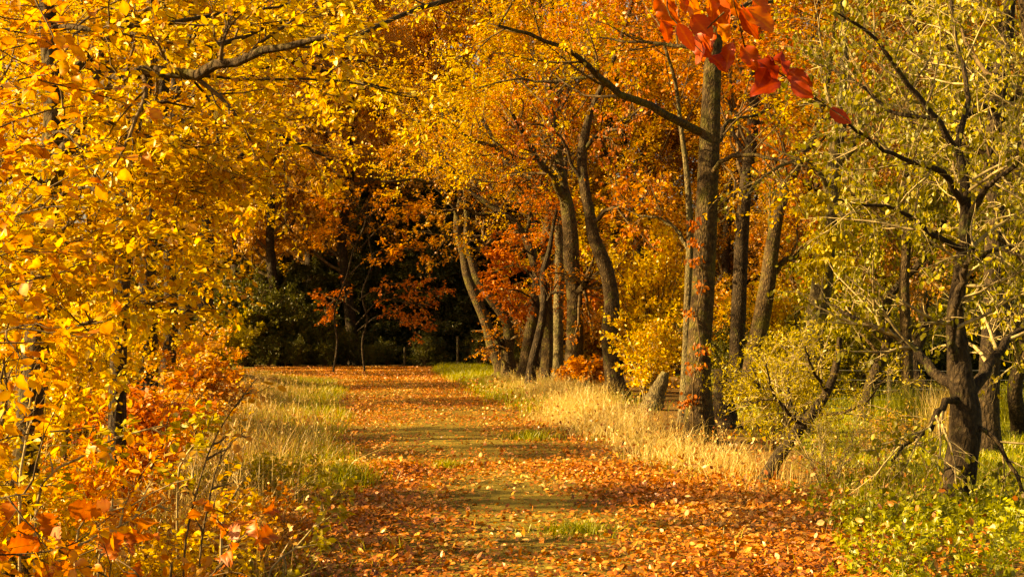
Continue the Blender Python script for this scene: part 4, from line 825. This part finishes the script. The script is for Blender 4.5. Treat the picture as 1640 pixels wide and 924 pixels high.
hb = bush('bush', 'dark hedge bush behind the wire fence', 'bush', 1400, 36, 2.3, 1.9, 24, cr('evergreen_shade_leaf', br=(8, (.5, 1.2)), tw=(6, (.25, .5)), per=9, size=(.05, .09), kind='far', mode='x', bt0=.05), 231, 'dark hedge behind the wire fence', r0=.02)
for i, (px, s) in enumerate([(1180, .9), (1265, 1.0), (1335, .85), (1460, 1.05), (1520, .9), (1580, 1.1), (1650, .95), (1720, 1.1)]): dup(hb, (gx(px, 36.5), 36.5, -.12), i * 1.7 + .4, s, 'dark hedge bush behind the wire fence', 'dark hedge behind the wire fence')
for i, (px, Y, mat, h, lab) in enumerate([(1385, 25, 'olive_leaf', 5.2, 'dense olive thorn tree between the lichen trunk and the gnarled tree'), (1500, 29, 'shaded_russet_leaf', 6.5, 'thorn tree with russet leaves darkened for shade just behind the gnarled tree'), (1640, 22, 'olive_leaf', 5.6, 'dense olive thorn tree near the picture edge beyond the meadow grass')]):
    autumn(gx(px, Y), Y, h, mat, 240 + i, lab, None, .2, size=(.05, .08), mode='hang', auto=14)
# posts by the conifers and the wire fence on the meadow
def post(px, ytop, Y, w, label=None, parent=None, base=None):
    rng = RNG(int(px)); X = gx(px, Y); zt = EYE + (HY - ytop) / F * Y; z0 = float(gz(X, Y)) - .2
    pts = np.array([[X, Y, z] for z in (z0, z0 + .3, (z0 + zt) / 2, zt - .03, zt)]); r = np.array([w, w, w * .96, w * .94, w * .7])
    mb = MB(); tubes(mb, pts[None], r[None], 9, 0, .5, .04, rng)
    i = np.arange(9)[None] + 36; mb.add(np.array([[X, Y, zt]]), np.array([[0, 0, 0]]), 0); mb.f.pop()
    mb.f.append((i.astype(np.int32), 0, False))
    o = mb.build('post' if parent else 'wooden_post', ['post_wood'], parent, base if parent else (X, Y, z0))
    if label: tag(o, label, 'post')
    return o
post(733, 538, 55.5, .05, 'taller weathered post against the dark conifers at the end of the path')
post(648, 556, 56.5, .045, 'short weathered post against the dark conifers')
fb = np.array([gx(1425, 27), 27, float(gz(gx(1425, 27), 27))])
fr = thing('wire_fence', 'wire mesh fence on weathered wooden posts across the meadow', 'fence', fb)
for px in (1180, 1425, 1690): post(px, 590, 27, .06, None, fr, fb)
for z in (.1, .28, .46, .64, .82):
    a = np.array([gx(1100, 27), 26.93, z]); b = np.array([gx(1800, 27), 26.93, z]); q = a + (b - a) * np.linspace(0, 1, 24)[:, None]; q[:, 2] += .012 * np.sin(np.arange(24) * 1.7)
    mb = MB(); tubes(mb, q[None], np.full((1, 24), .004), 4, 0, .5); mb.build('wire', ['wire'], fr, fb)

# ------------------------------------------------------------------ camera, light, sky
cam = bpy.data.cameras.new('camera'); co = bpy.data.objects.new('camera', cam); C.objects.link(co)
co.location = (0, 0, EYE); co.rotation_euler = (rad(90), 0, 0)
cam.sensor_width = 36; cam.lens = 36 * F / 1640; cam.shift_y = (HY - 462) / 1640; cam.clip_end = 2000; cam.clip_start = .05
bpy.context.scene.camera = co
SD = np.array([-.98, -.13, 0.0]); SD /= np.linalg.norm(SD); EL = rad(27)
sd = np.array([SD[0] * math.cos(EL), SD[1] * math.cos(EL), math.sin(EL)])
from mathutils import Vector
sl = bpy.data.lights.new('sun', 'SUN'); so = bpy.data.objects.new('sun', sl); C.objects.link(so)
sl.energy = 5.0; sl.angle = rad(.6); sl.color = (1, .82, .53)
so.rotation_euler = Vector(-sd).to_track_quat('-Z', 'Y').to_euler(); so.location = (-20, -5, 20)
w = bpy.data.worlds.new('World'); bpy.context.scene.world = w; w.use_nodes = True
nt = w.node_tree; bg = nt.nodes['Background']; sky = nt.nodes.new('ShaderNodeTexSky'); sky.sky_type = 'NISHITA'; sky.sun_disc = False
sky.sun_elevation = EL; sky.sun_rotation = math.atan2(sd[0], sd[1]); sky.dust_density = 3.0
nt.links.new(sky.outputs[0], bg.inputs[0]); bg.inputs[1].default_value = .05
S = bpy.context.scene
S.view_settings.view_transform = 'Standard'; S.view_settings.look = 'None'; S.view_settings.exposure = 1.88; S.view_settings.gamma = 1
S.view_settings.use_white_balance = True; S.view_settings.white_balance_temperature = 11500; S.view_settings.white_balance_tint = 12
S.render.engine = 'CYCLES'
S.cycles.max_bounces = 6; S.cycles.diffuse_bounces = 4; S.cycles.glossy_bounces = 2; S.cycles.transmission_bounces = 4; S.cycles.transparent_max_bounces = 4
S.cycles.caustics_reflective = False; S.cycles.caustics_refractive = False
